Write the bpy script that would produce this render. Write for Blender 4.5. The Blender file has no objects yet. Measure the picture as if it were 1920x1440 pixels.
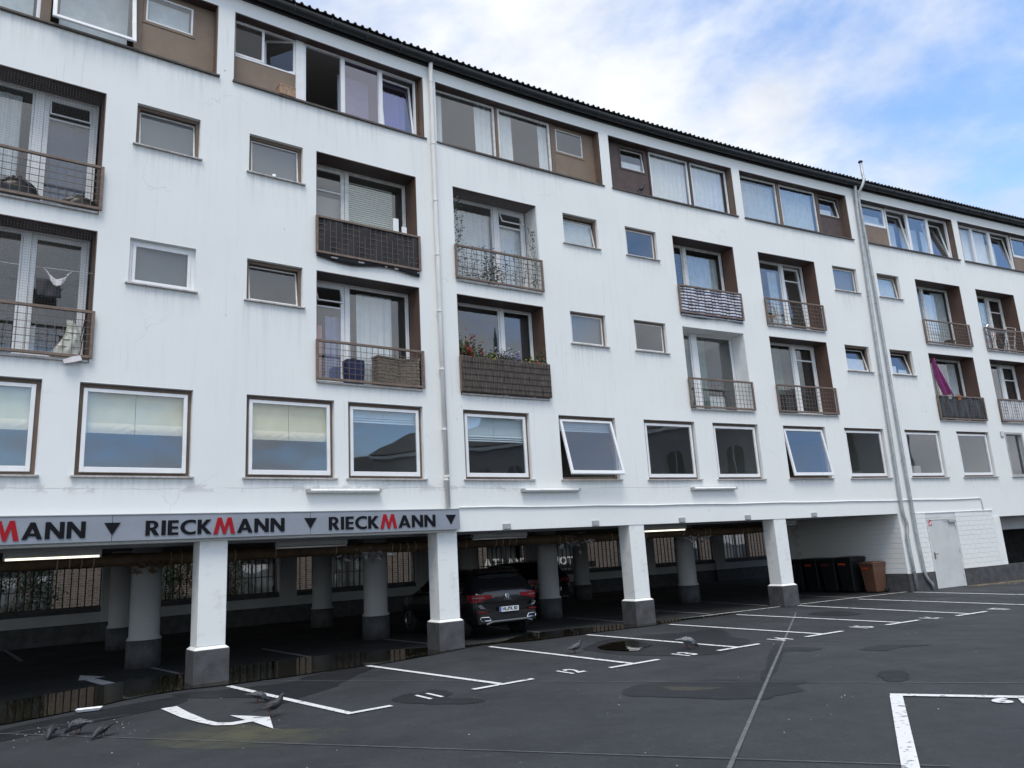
import bpy, math, random
from mathutils import Matrix, Vector, Euler
R = math.radians
sc = bpy.context.scene
col = sc.collection
random.seed(7)
CLOUD_OFF = (-16.36, -16.22, -2.81)

# ---------------------------------------------------------------- camera
cd = bpy.data.cameras.new('camera')
cd.sensor_width = 36.0
cd.lens = 36.0 * 1425 / 1920
cd.clip_end = 2000
cam = bpy.data.objects.new('camera', cd)
col.objects.link(cam)
cam.matrix_world = Matrix(((0.998293, 0.058402, 0.0, 0.0), (0.012653, -0.216288, -0.976248, 0.0),
                           (-0.057015, 0.974581, -0.216658, 1.8), (0, 0, 0, 1)))
sc.camera = cam

# ---------------------------------------------------------------- sky, sun, exposure
SUN_EL, SUN_AZ = R(62), R(178)          # azimuth clockwise from +Y
world = bpy.data.worlds.new('World')
sc.world = world
world.use_nodes = True
nt = world.node_tree
nt.nodes.clear()
N = nt.nodes.new
def L(a, b): nt.links.new(a, b)
out = N('ShaderNodeOutputWorld'); bg = N('ShaderNodeBackground'); bg.inputs['Strength'].default_value = 0.12
sky = N('ShaderNodeTexSky'); sky.sky_type = 'NISHITA'; sky.sun_disc = False
sky.sun_elevation = SUN_EL; sky.sun_rotation = SUN_AZ; sky.air_density = 1.0; sky.dust_density = 0.6; sky.ozone_density = 1.6
tc = N('ShaderNodeTexCoord'); sep = N('ShaderNodeSeparateXYZ'); L(tc.outputs['Generated'], sep.inputs[0])
def M(op, a, b=None, c=None):
    n = N('ShaderNodeMath'); n.operation = op
    for i, v in enumerate((a, b, c)):
        if v is None: continue
        if isinstance(v, (int, float)): n.inputs[i].default_value = v
        else: L(v, n.inputs[i])
    return n.outputs[0]
zc = M('ADD', M('MAXIMUM', sep.outputs[2], 0.0), 0.22)
cmb = N('ShaderNodeCombineXYZ')
L(M('DIVIDE', sep.outputs[0], zc), cmb.inputs[0]); L(M('DIVIDE', sep.outputs[1], zc), cmb.inputs[1])
mp = N('ShaderNodeMapping'); mp.inputs['Location'].default_value = CLOUD_OFF; L(cmb.outputs[0], mp.inputs[0])
n1 = N('ShaderNodeTexNoise'); n1.inputs['Scale'].default_value = 0.85; n1.inputs['Detail'].default_value = 12; n1.inputs['Roughness'].default_value = 0.56; n1.inputs['Distortion'].default_value = 0.15
L(mp.outputs[0], n1.inputs['Vector'])
mask = N('ShaderNodeMapRange'); mask.interpolation_type = 'SMOOTHSTEP'
mask.inputs['From Min'].default_value = 0.375; mask.inputs['From Max'].default_value = 0.515; L(n1.outputs['Fac'], mask.inputs['Value'])
n2 = N('ShaderNodeTexNoise'); n2.inputs['Scale'].default_value = 2.4; n2.inputs['Detail'].default_value = 9; n2.inputs['Roughness'].default_value = 0.55
L(mp.outputs[0], n2.inputs['Vector'])
cr = N('ShaderNodeValToRGB')
cr.color_ramp.elements[0].position = 0.34; cr.color_ramp.elements[0].color = (0.66, 0.71, 0.79, 1)
cr.color_ramp.elements[1].position = 0.60; cr.color_ramp.elements[1].color = (0.98, 0.985, 1.0, 1)
L(n2.outputs['Fac'], cr.inputs[0])
cs = N('ShaderNodeMixRGB'); cs.blend_type = 'MULTIPLY'; cs.inputs[0].default_value = 1; L(cr.outputs[0], cs.inputs[1])
cs.inputs[2].default_value = (6.3, 6.35, 6.4, 1)
sk = N('ShaderNodeMixRGB'); sk.blend_type = 'MULTIPLY'; sk.inputs[0].default_value = 1; L(sky.outputs[0], sk.inputs[1]); sk.inputs[2].default_value = (1.55, 1.68, 1.80, 1)
mx = N('ShaderNodeMixRGB'); L(mask.outputs[0], mx.inputs[0]); L(sk.outputs[0], mx.inputs[1]); L(cs.outputs[0], mx.inputs[2])
L(mx.outputs[0], bg.inputs['Color']); L(bg.outputs[0], out.inputs['Surface'])

sd = bpy.data.lights.new('sun', 'SUN'); sd.energy = 1.5; sd.angle = R(24); sd.color = (1.0, 0.95, 0.87)
sun = bpy.data.objects.new('sun', sd); col.objects.link(sun)
dirv = Vector((math.sin(SUN_AZ) * math.cos(SUN_EL), math.cos(SUN_AZ) * math.cos(SUN_EL), math.sin(SUN_EL)))
sun.rotation_euler = dirv.to_track_quat('Z', 'Y').to_euler()
sun.location = dirv * 80

sc.view_settings.view_transform = 'Standard'
sc.view_settings.look = 'None'
sc.view_settings.exposure = 0.54
sc.view_settings.gamma = 1.0
sc.view_settings.use_curve_mapping = False
sc.render.engine = 'CYCLES'
sc.cycles.use_denoising = True
sc.cycles.max_bounces = 7
sc.cycles.transparent_max_bounces = 16
sc.cycles.sample_clamp_indirect = 6.0

# ---------------------------------------------------------------- the curved facade line
KS = [-15, 0, 3, 5.5, 7.2, 9.9, 13, 16.6, 20.8, 25, 30, 60]
KT = [37, 37, 36.9, 36.0, 34.9, 33.0, 31.1, 29.3, 27.9, 27.3, 27, 27]
def lerp(x, X, Y):
    if x <= X[0]: return Y[0]
    for i in range(1, len(X)):
        if x <= X[i]:
            return Y[i-1] + (Y[i] - Y[i-1]) * (x - X[i-1]) / (X[i] - X[i-1])
    return Y[-1]
def TH(s): return R(lerp(s, KS, KT))
DS = 0.05
_n = int(60 / DS)
_P = [None] * (_n + 1)
_i0 = int(14 / DS)
x, y = -7.697, 11.253
for i in range(_i0, _n + 1):
    _P[i] = (x, y); t = TH((i - _i0 + 0.5) * DS); x += math.cos(t) * DS; y += math.sin(t) * DS
x, y = -7.697, 11.253
for i in range(_i0 - 1, -1, -1):
    t = TH((i - _i0 + 0.5) * DS); x -= math.cos(t) * DS; y -= math.sin(t) * DS; _P[i] = (x, y)
def PT(s):
    f = (s / DS) + _i0
    i = max(0, min(_n - 1, int(math.floor(f)))); f -= i
    a, b = _P[i], _P[i+1]
    return a[0] + (b[0] - a[0]) * f, a[1] + (b[1] - a[1]) * f
def W(s, d=0.0, z=0.0):                     # s along the facade, d inward, z up
    p = PT(s); t = TH(s)
    return Vector((p[0] - math.sin(t) * d, p[1] + math.cos(t) * d, z))
def FR(s, d=0.0, z=0.0, rz=0.0):            # x along facade, y inward, z up
    return Matrix.Translation(W(s, d, z)) @ Matrix.Rotation(TH(s) + rz, 4, 'Z')
def FL(s, d, z):                            # lettering frame: x along, y up, z outward
    t = TH(s); p = W(s, d, z)
    return Matrix(((math.cos(t), 0, math.sin(t), p.x), (math.sin(t), 0, -math.cos(t), p.y), (0, 1, 0, p.z), (0, 0, 0, 1)))
def FG(s, d, z=0.0, rz=0.0):                # flat on the ground
    return FR(s, d, z, rz)

# ---------------------------------------------------------------- helpers
class MB:
    def __init__(s): s.v = []; s.f = []; s.m = []; s.uv = {}
    def add(s, vs, fs, mi=0):
        o = len(s.v); s.v += [tuple(v) for v in vs]
        for f in fs: s.f.append(tuple(o + i for i in f)); s.m.append(mi)
        return s
    def box(s, x0, x1, y0, y1, z0, z1, mi=0, T=None):
        vs = [Vector(p) for p in ((x0,y0,z0),(x1,y0,z0),(x1,y1,z0),(x0,y1,z0),(x0,y0,z1),(x1,y0,z1),(x1,y1,z1),(x0,y1,z1))]
        if T is not None: vs = [T @ v for v in vs]
        return s.add(vs, ((0,3,2,1),(4,5,6,7),(0,1,5,4),(1,2,6,5),(2,3,7,6),(3,0,4,7)), mi)
    def quad(s, a, b, c, d, mi=0): return s.add((a, b, c, d), ((0,1,2,3),), mi)
    def ring(s, x0, x1, z0, z1, t, y0, y1, mi=0, tb=None, tt=None):
        tb = t if tb is None else tb; tt = t if tt is None else tt
        s.box(x0, x0+t, y0, y1, z0, z1, mi); s.box(x1-t, x1, y0, y1, z0, z1, mi)
        s.box(x0+t, x1-t, y0, y1, z0, z0+tb, mi); s.box(x0+t, x1-t, y0, y1, z1-tt, z1, mi)
        return s
    def loft(s, rings, mi=0, cap=True, close=True):
        o = len(s.v); n = len(rings[0])
        for r in rings: s.v += [tuple(p) for p in r]
        for i in range(len(rings) - 1):
            for j in range(n if close else n - 1):
                k = (j + 1) % n
                s.f.append((o+i*n+j, o+i*n+k, o+(i+1)*n+k, o+(i+1)*n+j)); s.m.append(mi)
        if cap:
            s.f.append(tuple(o + j for j in range(n))[::-1]); s.m.append(mi)
            e = o + (len(rings) - 1) * n
            s.f.append(tuple(e + j for j in range(n))); s.m.append(mi)
        return s
    def tube(s, pts, r, n=8, mi=0, cap=True):
        pts = [Vector(p) for p in pts]; rs = r if isinstance(r, (list, tuple)) else [r] * len(pts)
        rings = []
        up = None
        for i, p in enumerate(pts):
            t = (pts[min(i+1, len(pts)-1)] - pts[max(i-1, 0)]).normalized()
            if up is None: up = Vector((0,0,1)) if abs(t.z) < 0.9 else Vector((1,0,0))
            a = t.cross(up).normalized(); b = a.cross(t).normalized(); up = b
            rings.append([p + (a * math.cos(q) + b * math.sin(q)) * rs[i] for q in [2*math.pi*k/n for k in range(n)]])
        return s.loft(rings, mi, cap)
    def lathe(s, prof, n=16, mi=0, T=None, cap=True):
        rings = []
        for r, z in prof:
            ring = [Vector((r*math.cos(2*math.pi*k/n), r*math.sin(2*math.pi*k/n), z)) for k in range(n)]
            rings.append([T @ p for p in ring] if T is not None else ring)
        return s.loft(rings, mi, cap)
    def poly(s, pts, mi=0):
        return s.add(pts, (tuple(range(len(pts))),), mi)
    def mesh(s, name, mats, smooth=False):
        me = bpy.data.meshes.new(name); me.from_pydata(s.v, [], s.f)
        for m in (mats if isinstance(mats, (list, tuple)) else [mats]): me.materials.append(m)
        for p, i in zip(me.polygons, s.m): p.material_index = i
        if smooth: me.polygons.foreach_set('use_smooth', [True] * len(me.polygons))
        me.update()
        return me
    def build(s, name, mats, parent=None, T=None, smooth=False):
        return put(name, s.mesh(name, mats, smooth), parent, T)
def put(name, me, parent=None, T=None):
    o = bpy.data.objects.new(name, me); col.objects.link(o)
    if parent is not None:
        o.parent = parent
        if parent.get('world_children'): o.matrix_parent_inverse = parent.matrix_basis.inverted()
    if T is not None: o.matrix_basis = T
    return o
def tag(o, label, cat, group=None, kind=None):
    o['label'] = label; o['category'] = cat
    if group: o['group'] = group
    if kind: o['kind'] = kind
    return o
def struct(o): o['kind'] = 'structure'; return o
def empty(name, T):
    o = bpy.data.objects.new(name, None); col.objects.link(o); o.matrix_basis = T; o.empty_display_size = 0.2
    return o
def bevel(o, w=0.01, n=2):
    m = o.modifiers.new('edge', 'BEVEL'); m.width = w; m.segments = n; m.limit_method = 'ANGLE'; return o

# ---------------------------------------------------------------- materials
def newmat(name):
    m = bpy.data.materials.new(name); m.use_nodes = True
    t = m.node_tree; b = t.nodes['Principled BSDF']
    return m, t, b
def mat(name, c, rough=0.6, var=0.0, scale=4.0, bump=0.0, bscale=60.0, metal=0.0, spec=0.5, c2=None, stretch=None, coat=0.0, emit=None):
    m, t, b = newmat(name)
    b.inputs['Base Color'].default_value = (*c, 1); b.inputs['Roughness'].default_value = rough
    b.inputs['Metallic'].default_value = metal; b.inputs['Specular IOR Level'].default_value = spec
    b.inputs['Coat Weight'].default_value = coat
    co = t.nodes.new('ShaderNodeTexCoord')
    if var or c2:
        mp = t.nodes.new('ShaderNodeMapping'); t.links.new(co.outputs['Object'], mp.inputs[0])
        if stretch: mp.inputs['Scale'].default_value = stretch
        n = t.nodes.new('ShaderNodeTexNoise'); n.inputs['Scale'].default_value = scale; n.inputs['Detail'].default_value = 6; n.inputs['Roughness'].default_value = 0.62
        t.links.new(mp.outputs[0], n.inputs['Vector'])
        r = t.nodes.new('ShaderNodeValToRGB')
        lo = c2 if c2 else tuple(max(0, k * (1 - var)) for k in c)
        hi = c if c2 else tuple(min(1, k * (1 + var)) for k in c)
        r.color_ramp.elements[0].position = 0.36; r.color_ramp.elements[0].color = (*lo, 1)
        r.color_ramp.elements[1].position = 0.64; r.color_ramp.elements[1].color = (*hi, 1)
        t.links.new(n.outputs['Fac'], r.inputs[0]); t.links.new(r.outputs[0], b.inputs['Base Color'])
    if bump:
        n = t.nodes.new('ShaderNodeTexNoise'); n.inputs['Scale'].default_value = bscale; n.inputs['Detail'].default_value = 4
        t.links.new(co.outputs['Object'], n.inputs['Vector'])
        bp = t.nodes.new('ShaderNodeBump'); bp.inputs['Strength'].default_value = bump; bp.inputs['Distance'].default_value = 0.01
        t.links.new(n.outputs['Fac'], bp.inputs['Height']); t.links.new(bp.outputs[0], b.inputs['Normal'])
    if emit:
        b.inputs['Emission Color'].default_value = (*emit[0], 1); b.inputs['Emission Strength'].default_value = emit[1]
    return m
def glass(name, tint=(0.95, 0.96, 0.96), boost=0.85, base=0.05, wob=0.006):
    m, t, b = newmat(name); t.nodes.remove(b)
    o = t.nodes['Material Output']
    tr = t.nodes.new('ShaderNodeBsdfTransparent'); tr.inputs[0].default_value = (*tint, 1)
    gl = t.nodes.new('ShaderNodeBsdfGlossy'); gl.inputs['Roughness'].default_value = 0.015; gl.inputs['Color'].default_value = (0.93, 0.95, 1, 1)
    fr = t.nodes.new('ShaderNodeLayerWeight'); fr.inputs['Blend'].default_value = 0.5
    pw = t.nodes.new('ShaderNodeMath'); pw.operation = 'POWER'; t.links.new(fr.outputs['Facing'], pw.inputs[0]); pw.inputs[1].default_value = 4.0
    mm = t.nodes.new('ShaderNodeMath'); mm.operation = 'MULTIPLY_ADD'; mm.inputs[1].default_value = boost; mm.inputs[2].default_value = base; mm.use_clamp = True
    t.links.new(pw.outputs[0], mm.inputs[0])
    mx = t.nodes.new('ShaderNodeMixShader'); t.links.new(mm.outputs[0], mx.inputs[0]); t.links.new(tr.outputs[0], mx.inputs[1]); t.links.new(gl.outputs[0], mx.inputs[2])
    co = t.nodes.new('ShaderNodeTexCoord'); n = t.nodes.new('ShaderNodeTexNoise'); n.inputs['Scale'].default_value = 1.3; n.inputs['Detail'].default_value = 1
    t.links.new(co.outputs['Object'], n.inputs['Vector'])
    bp = t.nodes.new('ShaderNodeBump'); bp.inputs['Strength'].default_value = wob; bp.inputs['Distance'].default_value = 0.3
    t.links.new(n.outputs['Fac'], bp.inputs['Height'])
    for q in (gl, fr): t.links.new(bp.outputs[0], q.inputs['Normal'])
    t.links.new(mx.outputs[0], o.inputs[0])
    return m

def plaster():
    m, t, b = newmat('white_plaster')
    nn = t.nodes.new; lk = t.links.new
    uv = nn('ShaderNodeUVMap'); uv.uv_map = 'UVMap'
    def noise(scale, sx=1, sy=1, det=6, rough=0.6, off=0):
        mp = nn('ShaderNodeMapping'); mp.inputs['Scale'].default_value = (sx, sy, 1); mp.inputs['Location'].default_value = (off, off, off); lk(uv.outputs[0], mp.inputs[0])
        n = nn('ShaderNodeTexNoise'); n.inputs['Scale'].default_value = scale; n.inputs['Detail'].default_value = det; n.inputs['Roughness'].default_value = rough
        lk(mp.outputs[0], n.inputs['Vector']); return n.outputs['Fac']
    def rng(v, a, b_, c=0.0, d=1.0):
        r = nn('ShaderNodeMapRange'); r.inputs[1].default_value = a; r.inputs[2].default_value = b_; r.inputs[3].default_value = c; r.inputs[4].default_value = d; lk(v, r.inputs[0]); return r.outputs[0]
    def mul(a, b_):
        r = nn('ShaderNodeMath'); r.operation = 'MULTIPLY'
        for i, v in enumerate((a, b_)):
            if isinstance(v, float): r.inputs[i].default_value = v
            else: lk(v, r.inputs[i])
        return r.outputs[0]
    def mixc(f, a, c):
        r = nn('ShaderNodeMixRGB'); lk(f, r.inputs[0])
        if isinstance(a, tuple): r.inputs[1].default_value = (*a, 1)
        else: lk(a, r.inputs[1])
        r.inputs[2].default_value = (*c, 1); return r.outputs[0]
    c = mixc(rng(noise(0.35, off=3), 0.35, 0.7), (0.812, 0.828, 0.816), (0.762, 0.780, 0.772))
    # run-off streaks, stronger in patches
    st = mul(rng(noise(1.0, 9, 0.35, 5), 0.52, 0.72), rng(noise(0.3, off=9), 0.42, 0.66))
    c = mixc(mul(st, 0.15), c, (0.42, 0.43, 0.43))
    st2 = mul(rng(noise(1.0, 26, 0.8, 3, off=4), 0.60, 0.72), rng(noise(0.7, 1, 0.6, off=21), 0.50, 0.66))
    c = mixc(mul(st2, 0.34), c, (0.33, 0.34, 0.34))
    # grey scuffs and repaired patches
    c = mixc(mul(rng(noise(0.9, 1, 1.6, 8, 0.7, off=33), 0.66, 0.70), 0.20), c, (0.60, 0.57, 0.56))
    # cracks
    wn = nn('ShaderNodeTexNoise'); wn.inputs['Scale'].default_value = 2.2; wn.inputs['Detail'].default_value = 5; lk(uv.outputs[0], wn.inputs['Vector'])
    ad = nn('ShaderNodeMixRGB'); ad.blend_type = 'ADD'; ad.inputs[0].default_value = 0.55; lk(uv.outputs[0], ad.inputs[1]); lk(wn.outputs['Color'], ad.inputs[2])
    vo = nn('ShaderNodeTexVoronoi'); vo.feature = 'DISTANCE_TO_EDGE'; vo.inputs['Scale'].default_value = 0.42; lk(ad.outputs[0], vo.inputs['Vector'])
    ck = mul(rng(vo.outputs['Distance'], 0.0, 0.0042, 1, 0), rng(noise(0.8, off=52), 0.56, 0.63))
    c = mixc(mul(ck, 0.28), c, (0.30, 0.31, 0.32))
    # small chips and knocks
    v2 = nn('ShaderNodeTexVoronoi'); v2.inputs['Scale'].default_value = 2.6; v2.inputs['Randomness'].default_value = 1
    mpv = nn('ShaderNodeMapping'); mpv.inputs['Scale'].default_value = (1, 0.6, 1); lk(uv.outputs[0], mpv.inputs[0]); lk(mpv.outputs[0], v2.inputs['Vector'])
    ch = mul(rng(v2.outputs['Distance'], 0.025, 0.055, 1, 0), rng(noise(0.45, off=71), 0.50, 0.60))
    c = mixc(mul(ch, 0.75), c, (0.22, 0.22, 0.22))
    # wandering hairline along the floor slab with flaked paint
    sp = nn('ShaderNodeSeparateXYZ'); lk(uv.outputs[0], sp.inputs[0])
    def mth(op, a, b_):
        r = nn('ShaderNodeMath'); r.operation = op
        for i, v in enumerate((a, b_)):
            if isinstance(v, float): r.inputs[i].default_value = v
            else: lk(v, r.inputs[i])
        return r.outputs[0]
    lv = mth('ABSOLUTE', mth('ADD', mth('SUBTRACT', sp.outputs[1], 3.10), mth('MULTIPLY', noise(0.35, 1, 0.0, 5, off=2), -0.16)), 0.0)
    hl = mul(mul(rng(lv, 0.004, 0.010, 1, 0), rng(sp.outputs[0], 15.0, 17.0, 1, 0)), rng(noise(0.9, 1, 0.2, off=8), 0.38, 0.5))
    c = mixc(mul(hl, 0.5), c, (0.34, 0.34, 0.35))
    fl = mul(mul(rng(lv, 0.03, 0.09, 1, 0), rng(noise(2.6, 1, 1.6, 4, off=44), 0.56, 0.58)), rng(sp.outputs[0], 9.0, 10.0, 1, 0))
    c = mixc(mul(fl, 0.6), c, (0.54, 0.53, 0.54))
    lk(c, b.inputs['Base Color']); b.inputs['Roughness'].default_value = 0.82; b.inputs['Specular IOR Level'].default_value = 0.25
    bp = nn('ShaderNodeBump'); bp.inputs['Strength'].default_value = 0.10; bp.inputs['Distance'].default_value = 0.02
    lk(noise(7.0, det=8), bp.inputs['Height']); lk(bp.outputs[0], b.inputs['Normal'])
    return m

def asphalt(name, lo, hi, r0, r1, spec=0.35):
    m, t, b = newmat(name); nn = t.nodes.new; lk = t.links.new
    co = nn('ShaderNodeTexCoord')
    def noise(scale, det=8, rough=0.6, st=(1, 1, 1)):
        mp = nn('ShaderNodeMapping'); mp.inputs['Scale'].default_value = st; lk(co.outputs['Object'], mp.inputs[0])
        n = nn('ShaderNodeTexNoise'); n.inputs['Scale'].default_value = scale; n.inputs['Detail'].default_value = det; n.inputs['Roughness'].default_value = rough; lk(mp.outputs[0], n.inputs['Vector']); return n.outputs['Fac']
    r = nn('ShaderNodeValToRGB'); r.color_ramp.elements[0].position = 0.34; r.color_ramp.elements[0].color = (*lo, 1); r.color_ramp.elements[1].position = 0.66; r.color_ramp.elements[1].color = (*hi, 1)
    lk(noise(0.55, 9, 0.68), r.inputs[0])
    g = nn('ShaderNodeMapRange'); g.inputs[1].default_value = 0.35; g.inputs[2].default_value = 0.65; g.inputs[3].default_value = 0.78; g.inputs[4].default_value = 1.22; lk(noise(90, 3), g.inputs[0])
    ml = nn('ShaderNodeMixRGB'); ml.blend_type = 'MULTIPLY'; ml.inputs[0].default_value = 1; lk(r.outputs[0], ml.inputs[1]); lk(g.outputs[0], ml.inputs[2])
    # pale scuffs
    sc2 = nn('ShaderNodeMapRange'); sc2.inputs[1].default_value = 0.56; sc2.inputs[2].default_value = 0.78; sc2.inputs[4].default_value = 0.55; lk(noise(1.6, 9, 0.75, (1, 2.6, 1)), sc2.inputs[0])
    mx = nn('ShaderNodeMixRGB'); lk(sc2.outputs[0], mx.inputs[0]); lk(ml.outputs[0], mx.inputs[1]); mx.inputs[2].default_value = (hi[0]*1.8, hi[1]*1.8, hi[2]*1.8, 1)
    # aggregate: pale and dark stones
    va = nn('ShaderNodeTexVoronoi'); va.inputs['Scale'].default_value = 55; lk(co.outputs['Object'], va.inputs['Vector'])
    vr = nn('ShaderNodeValToRGB'); vr.color_ramp.elements[0].position = 0.0; vr.color_ramp.elements[0].color = (0.80, 0.80, 0.80, 1); vr.color_ramp.elements[1].position = 1.0; vr.color_ramp.elements[1].color = (1.24, 1.235, 1.22, 1)
    sepv = nn('ShaderNodeSeparateColor'); lk(va.outputs['Color'], sepv.inputs[0]); lk(sepv.outputs[0], vr.inputs[0])
    m2 = nn('ShaderNodeMixRGB'); m2.blend_type = 'MULTIPLY'; m2.inputs[0].default_value = 1; lk(mx.outputs[0], m2.inputs[1]); lk(vr.outputs[0], m2.inputs[2])
    # tyre-polished darker lanes and oil drips
    oi = nn('ShaderNodeMapRange'); oi.inputs[1].default_value = 0.62; oi.inputs[2].default_value = 0.70; oi.inputs[4].default_value = 0.35; lk(noise(0.8, 5, 0.55, (1.3, 0.8, 1)), oi.inputs[0])
    m3 = nn('ShaderNodeMixRGB'); lk(oi.outputs[0], m3.inputs[0]); lk(m2.outputs[0], m3.inputs[1]); m3.inputs[2].default_value = (lo[0]*0.6, lo[1]*0.6, lo[2]*0.6, 1)
    mx = m3
    lk(mx.outputs[0], b.inputs['Base Color'])
    rr = nn('ShaderNodeMapRange'); rr.inputs[1].default_value = 0.3; rr.inputs[2].default_value = 0.7; rr.inputs[3].default_value = r0; rr.inputs[4].default_value = r1; lk(noise(0.9, 6), rr.inputs[0]); lk(rr.outputs[0], b.inputs['Roughness'])
    b.inputs['Specular IOR Level'].default_value = spec
    bp = nn('ShaderNodeBump'); bp.inputs['Strength'].default_value = 0.35; bp.inputs['Distance'].default_value = 0.006; lk(noise(140, 4), bp.inputs['Height']); lk(bp.outputs[0], b.inputs['Normal'])
    return m

PL = plaster()
WHITE = mat('white_paint', (0.785, 0.80, 0.79), 0.7, var=0.06, scale=2.2, bump=0.05, bscale=25)
PVC = mat('white_window_frame', (0.78, 0.79, 0.80), 0.35, var=0.05, scale=3)
PVCD = mat('weathered_white_frame', (0.66, 0.66, 0.64), 0.5, var=0.14, scale=7)
BROWN = mat('brown_paint', (0.155, 0.108, 0.080), 0.55, var=0.12, scale=3)
BROWN2 = mat('red_brown_paint', (0.105, 0.062, 0.045), 0.6, var=0.12, scale=3)
DBROWN = mat('dark_brown_paint', (0.075, 0.050, 0.044), 0.6, var=0.18, scale=4)
TAN = mat('tan_panel', (0.205, 0.148, 0.108), 0.6, var=0.10, scale=2.5)
SILL = mat('dark_sill', (0.085, 0.068, 0.060), 0.6, var=0.25, scale=9)
SILLL = mat('light_sill', (0.45, 0.43, 0.42), 0.6, var=0.25, scale=9)
RAIL = mat('brown_steel', (0.165, 0.118, 0.092), 0.5, var=0.2, scale=8)
WIRE = mat('steel_wire', (0.13, 0.10, 0.085), 0.5)
GLASS = glass('window_glass', (0.93, 0.95, 0.95), 0.85, 0.085)
GLASSD = glass('clear_glass', (0.96, 0.97, 0.97), 0.5, 0.03)
GLASSB = glass('coated_glass', (0.75, 0.72, 0.84), 1.2, 0.14)
INT = mat('room_plaster', (0.42, 0.40, 0.37), 0.9)
CURT = mat('white_curtain', (0.80, 0.81, 0.83), 0.9, var=0.05, scale=5)
CURTG = mat('grey_curtain', (0.60, 0.64, 0.66), 0.9, var=0.08, scale=6)
CREAM = mat('cream_blind', (0.84, 0.78, 0.55), 0.9, var=0.04)
CREAM2 = mat('cream_blind_hem', (0.90, 0.80, 0.60), 0.9, var=0.04)
SLATM = mat('pale_slat', (0.66, 0.68, 0.58), 0.7)
PLEAT = mat('pale_blue_blind', (0.62, 0.70, 0.76), 0.8)
GREENC = mat('green_drape', (0.10, 0.17, 0.14), 0.9, var=0.2, scale=3)
DARKC = mat('dark_drape', (0.035, 0.033, 0.033), 0.9, var=0.2, scale=5)
MAGENTA = mat('magenta_cloth', (0.20, 0.03, 0.135), 0.85, var=0.15, scale=4)
GUT = mat('dark_gutter', (0.018, 0.020, 0.021), 0.45, var=0.25, scale=5)
TILE = mat('dark_roof_tile', (0.028, 0.029, 0.029), 0.7, var=0.35, scale=9)
ZINC = mat('zinc', (0.40, 0.42, 0.43), 0.5, var=0.16, scale=5, metal=0.45)
WPIPE = mat('white_pipe', (0.74, 0.73, 0.70), 0.4, var=0.08, scale=4, stretch=(1, 1, 0.3))
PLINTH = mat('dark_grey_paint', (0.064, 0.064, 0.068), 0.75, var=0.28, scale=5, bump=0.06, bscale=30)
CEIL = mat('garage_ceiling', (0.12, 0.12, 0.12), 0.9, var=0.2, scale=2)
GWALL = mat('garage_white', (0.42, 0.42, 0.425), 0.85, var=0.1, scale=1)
BAR = mat('black_bar', (0.012, 0.012, 0.013), 0.5)
LAG = mat('brown_lagging', (0.085, 0.052, 0.028), 0.7, var=0.3, scale=4)
FOIL = mat('torn_foil', (0.35, 0.35, 0.36), 0.35, var=0.3, scale=12, metal=0.6)
TRAY = mat('steel_tray', (0.30, 0.31, 0.32), 0.5, metal=0.6)
SIGNG = mat('grey_sign_panel', (0.255, 0.28, 0.325), 0.55, var=0.07, scale=2)
SIGNK = mat('black_letter', (0.006, 0.007, 0.010), 0.7, spec=0.15)
SIGNR = mat('red_letter', (0.34, 0.012, 0.020), 0.7, spec=0.15)
TUBE_ON = mat('lit_tube', (0.9, 0.9, 0.85), 0.4, emit=((1.0, 0.93, 0.74), 1.1))
TUBE_OFF = mat('lamp_diffuser', (0.80, 0.80, 0.78), 0.35, var=0.08, scale=10)
GREYM = mat('grey_metal', (0.36, 0.37, 0.37), 0.5, var=0.1, scale=6)
DOORM = mat('pale_grey_door', (0.56, 0.575, 0.575), 0.55, var=0.06, scale=2)
RED = mat('red_sign', (0.42, 0.02, 0.03), 0.45)
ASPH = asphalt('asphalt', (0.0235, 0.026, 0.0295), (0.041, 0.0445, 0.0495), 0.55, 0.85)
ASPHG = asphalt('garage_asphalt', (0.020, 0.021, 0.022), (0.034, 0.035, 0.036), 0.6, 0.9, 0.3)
WET = asphalt('wet_asphalt', (0.0125, 0.014, 0.0165), (0.019, 0.021, 0.0245), 0.5, 0.7, 0.3)
LINE = mat('white_road_paint', (0.70, 0.71, 0.72), 0.7, c2=(0.16, 0.165, 0.17), scale=11)
for e_, p_ in zip([n for n in LINE.node_tree.nodes if n.type == 'VALTORGB'][0].color_ramp.elements, (0.355, 0.44)): e_.position = p_
COLW = mat('column_paint', (0.785, 0.80, 0.79), 0.7, c2=(0.66, 0.665, 0.655), scale=3.0, bump=0.08, bscale=25, stretch=(1, 1, 1.8))
for e_, p_ in zip([n for n in COLW.node_tree.nodes if n.type == 'VALTORGB'][0].color_ramp.elements, (0.30, 0.46)): e_.position = p_
LINEW = mat('worn_road_paint', (0.36, 0.36, 0.36), 0.8, c2=(0.16, 0.16, 0.17), scale=12)
SEAM = mat('pale_joint', (0.115, 0.12, 0.128), 0.8, var=0.25, scale=8)
SEAM2 = mat('thin_joint', (0.095, 0.10, 0.108), 0.8, var=0.3, scale=5)
LEAF = mat('leaf', (0.045, 0.085, 0.03), 0.6, var=0.35, scale=14)
LEAFD = mat('dark_leaf', (0.022, 0.040, 0.020), 0.6, var=0.4, scale=14)
FLR = mat('red_petal', (0.50, 0.012, 0.022), 0.6, var=0.2, scale=20)
FLY = mat('yellow_petal', (0.55, 0.42, 0.06), 0.6)
FLV = mat('violet_petal', (0.20, 0.12, 0.48), 0.6)
FLP = mat('pale_lilac_petal', (0.42, 0.40, 0.50), 0.7)
TERRA = mat('terracotta', (0.40, 0.15, 0.075), 0.8, var=0.15, scale=10)
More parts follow.
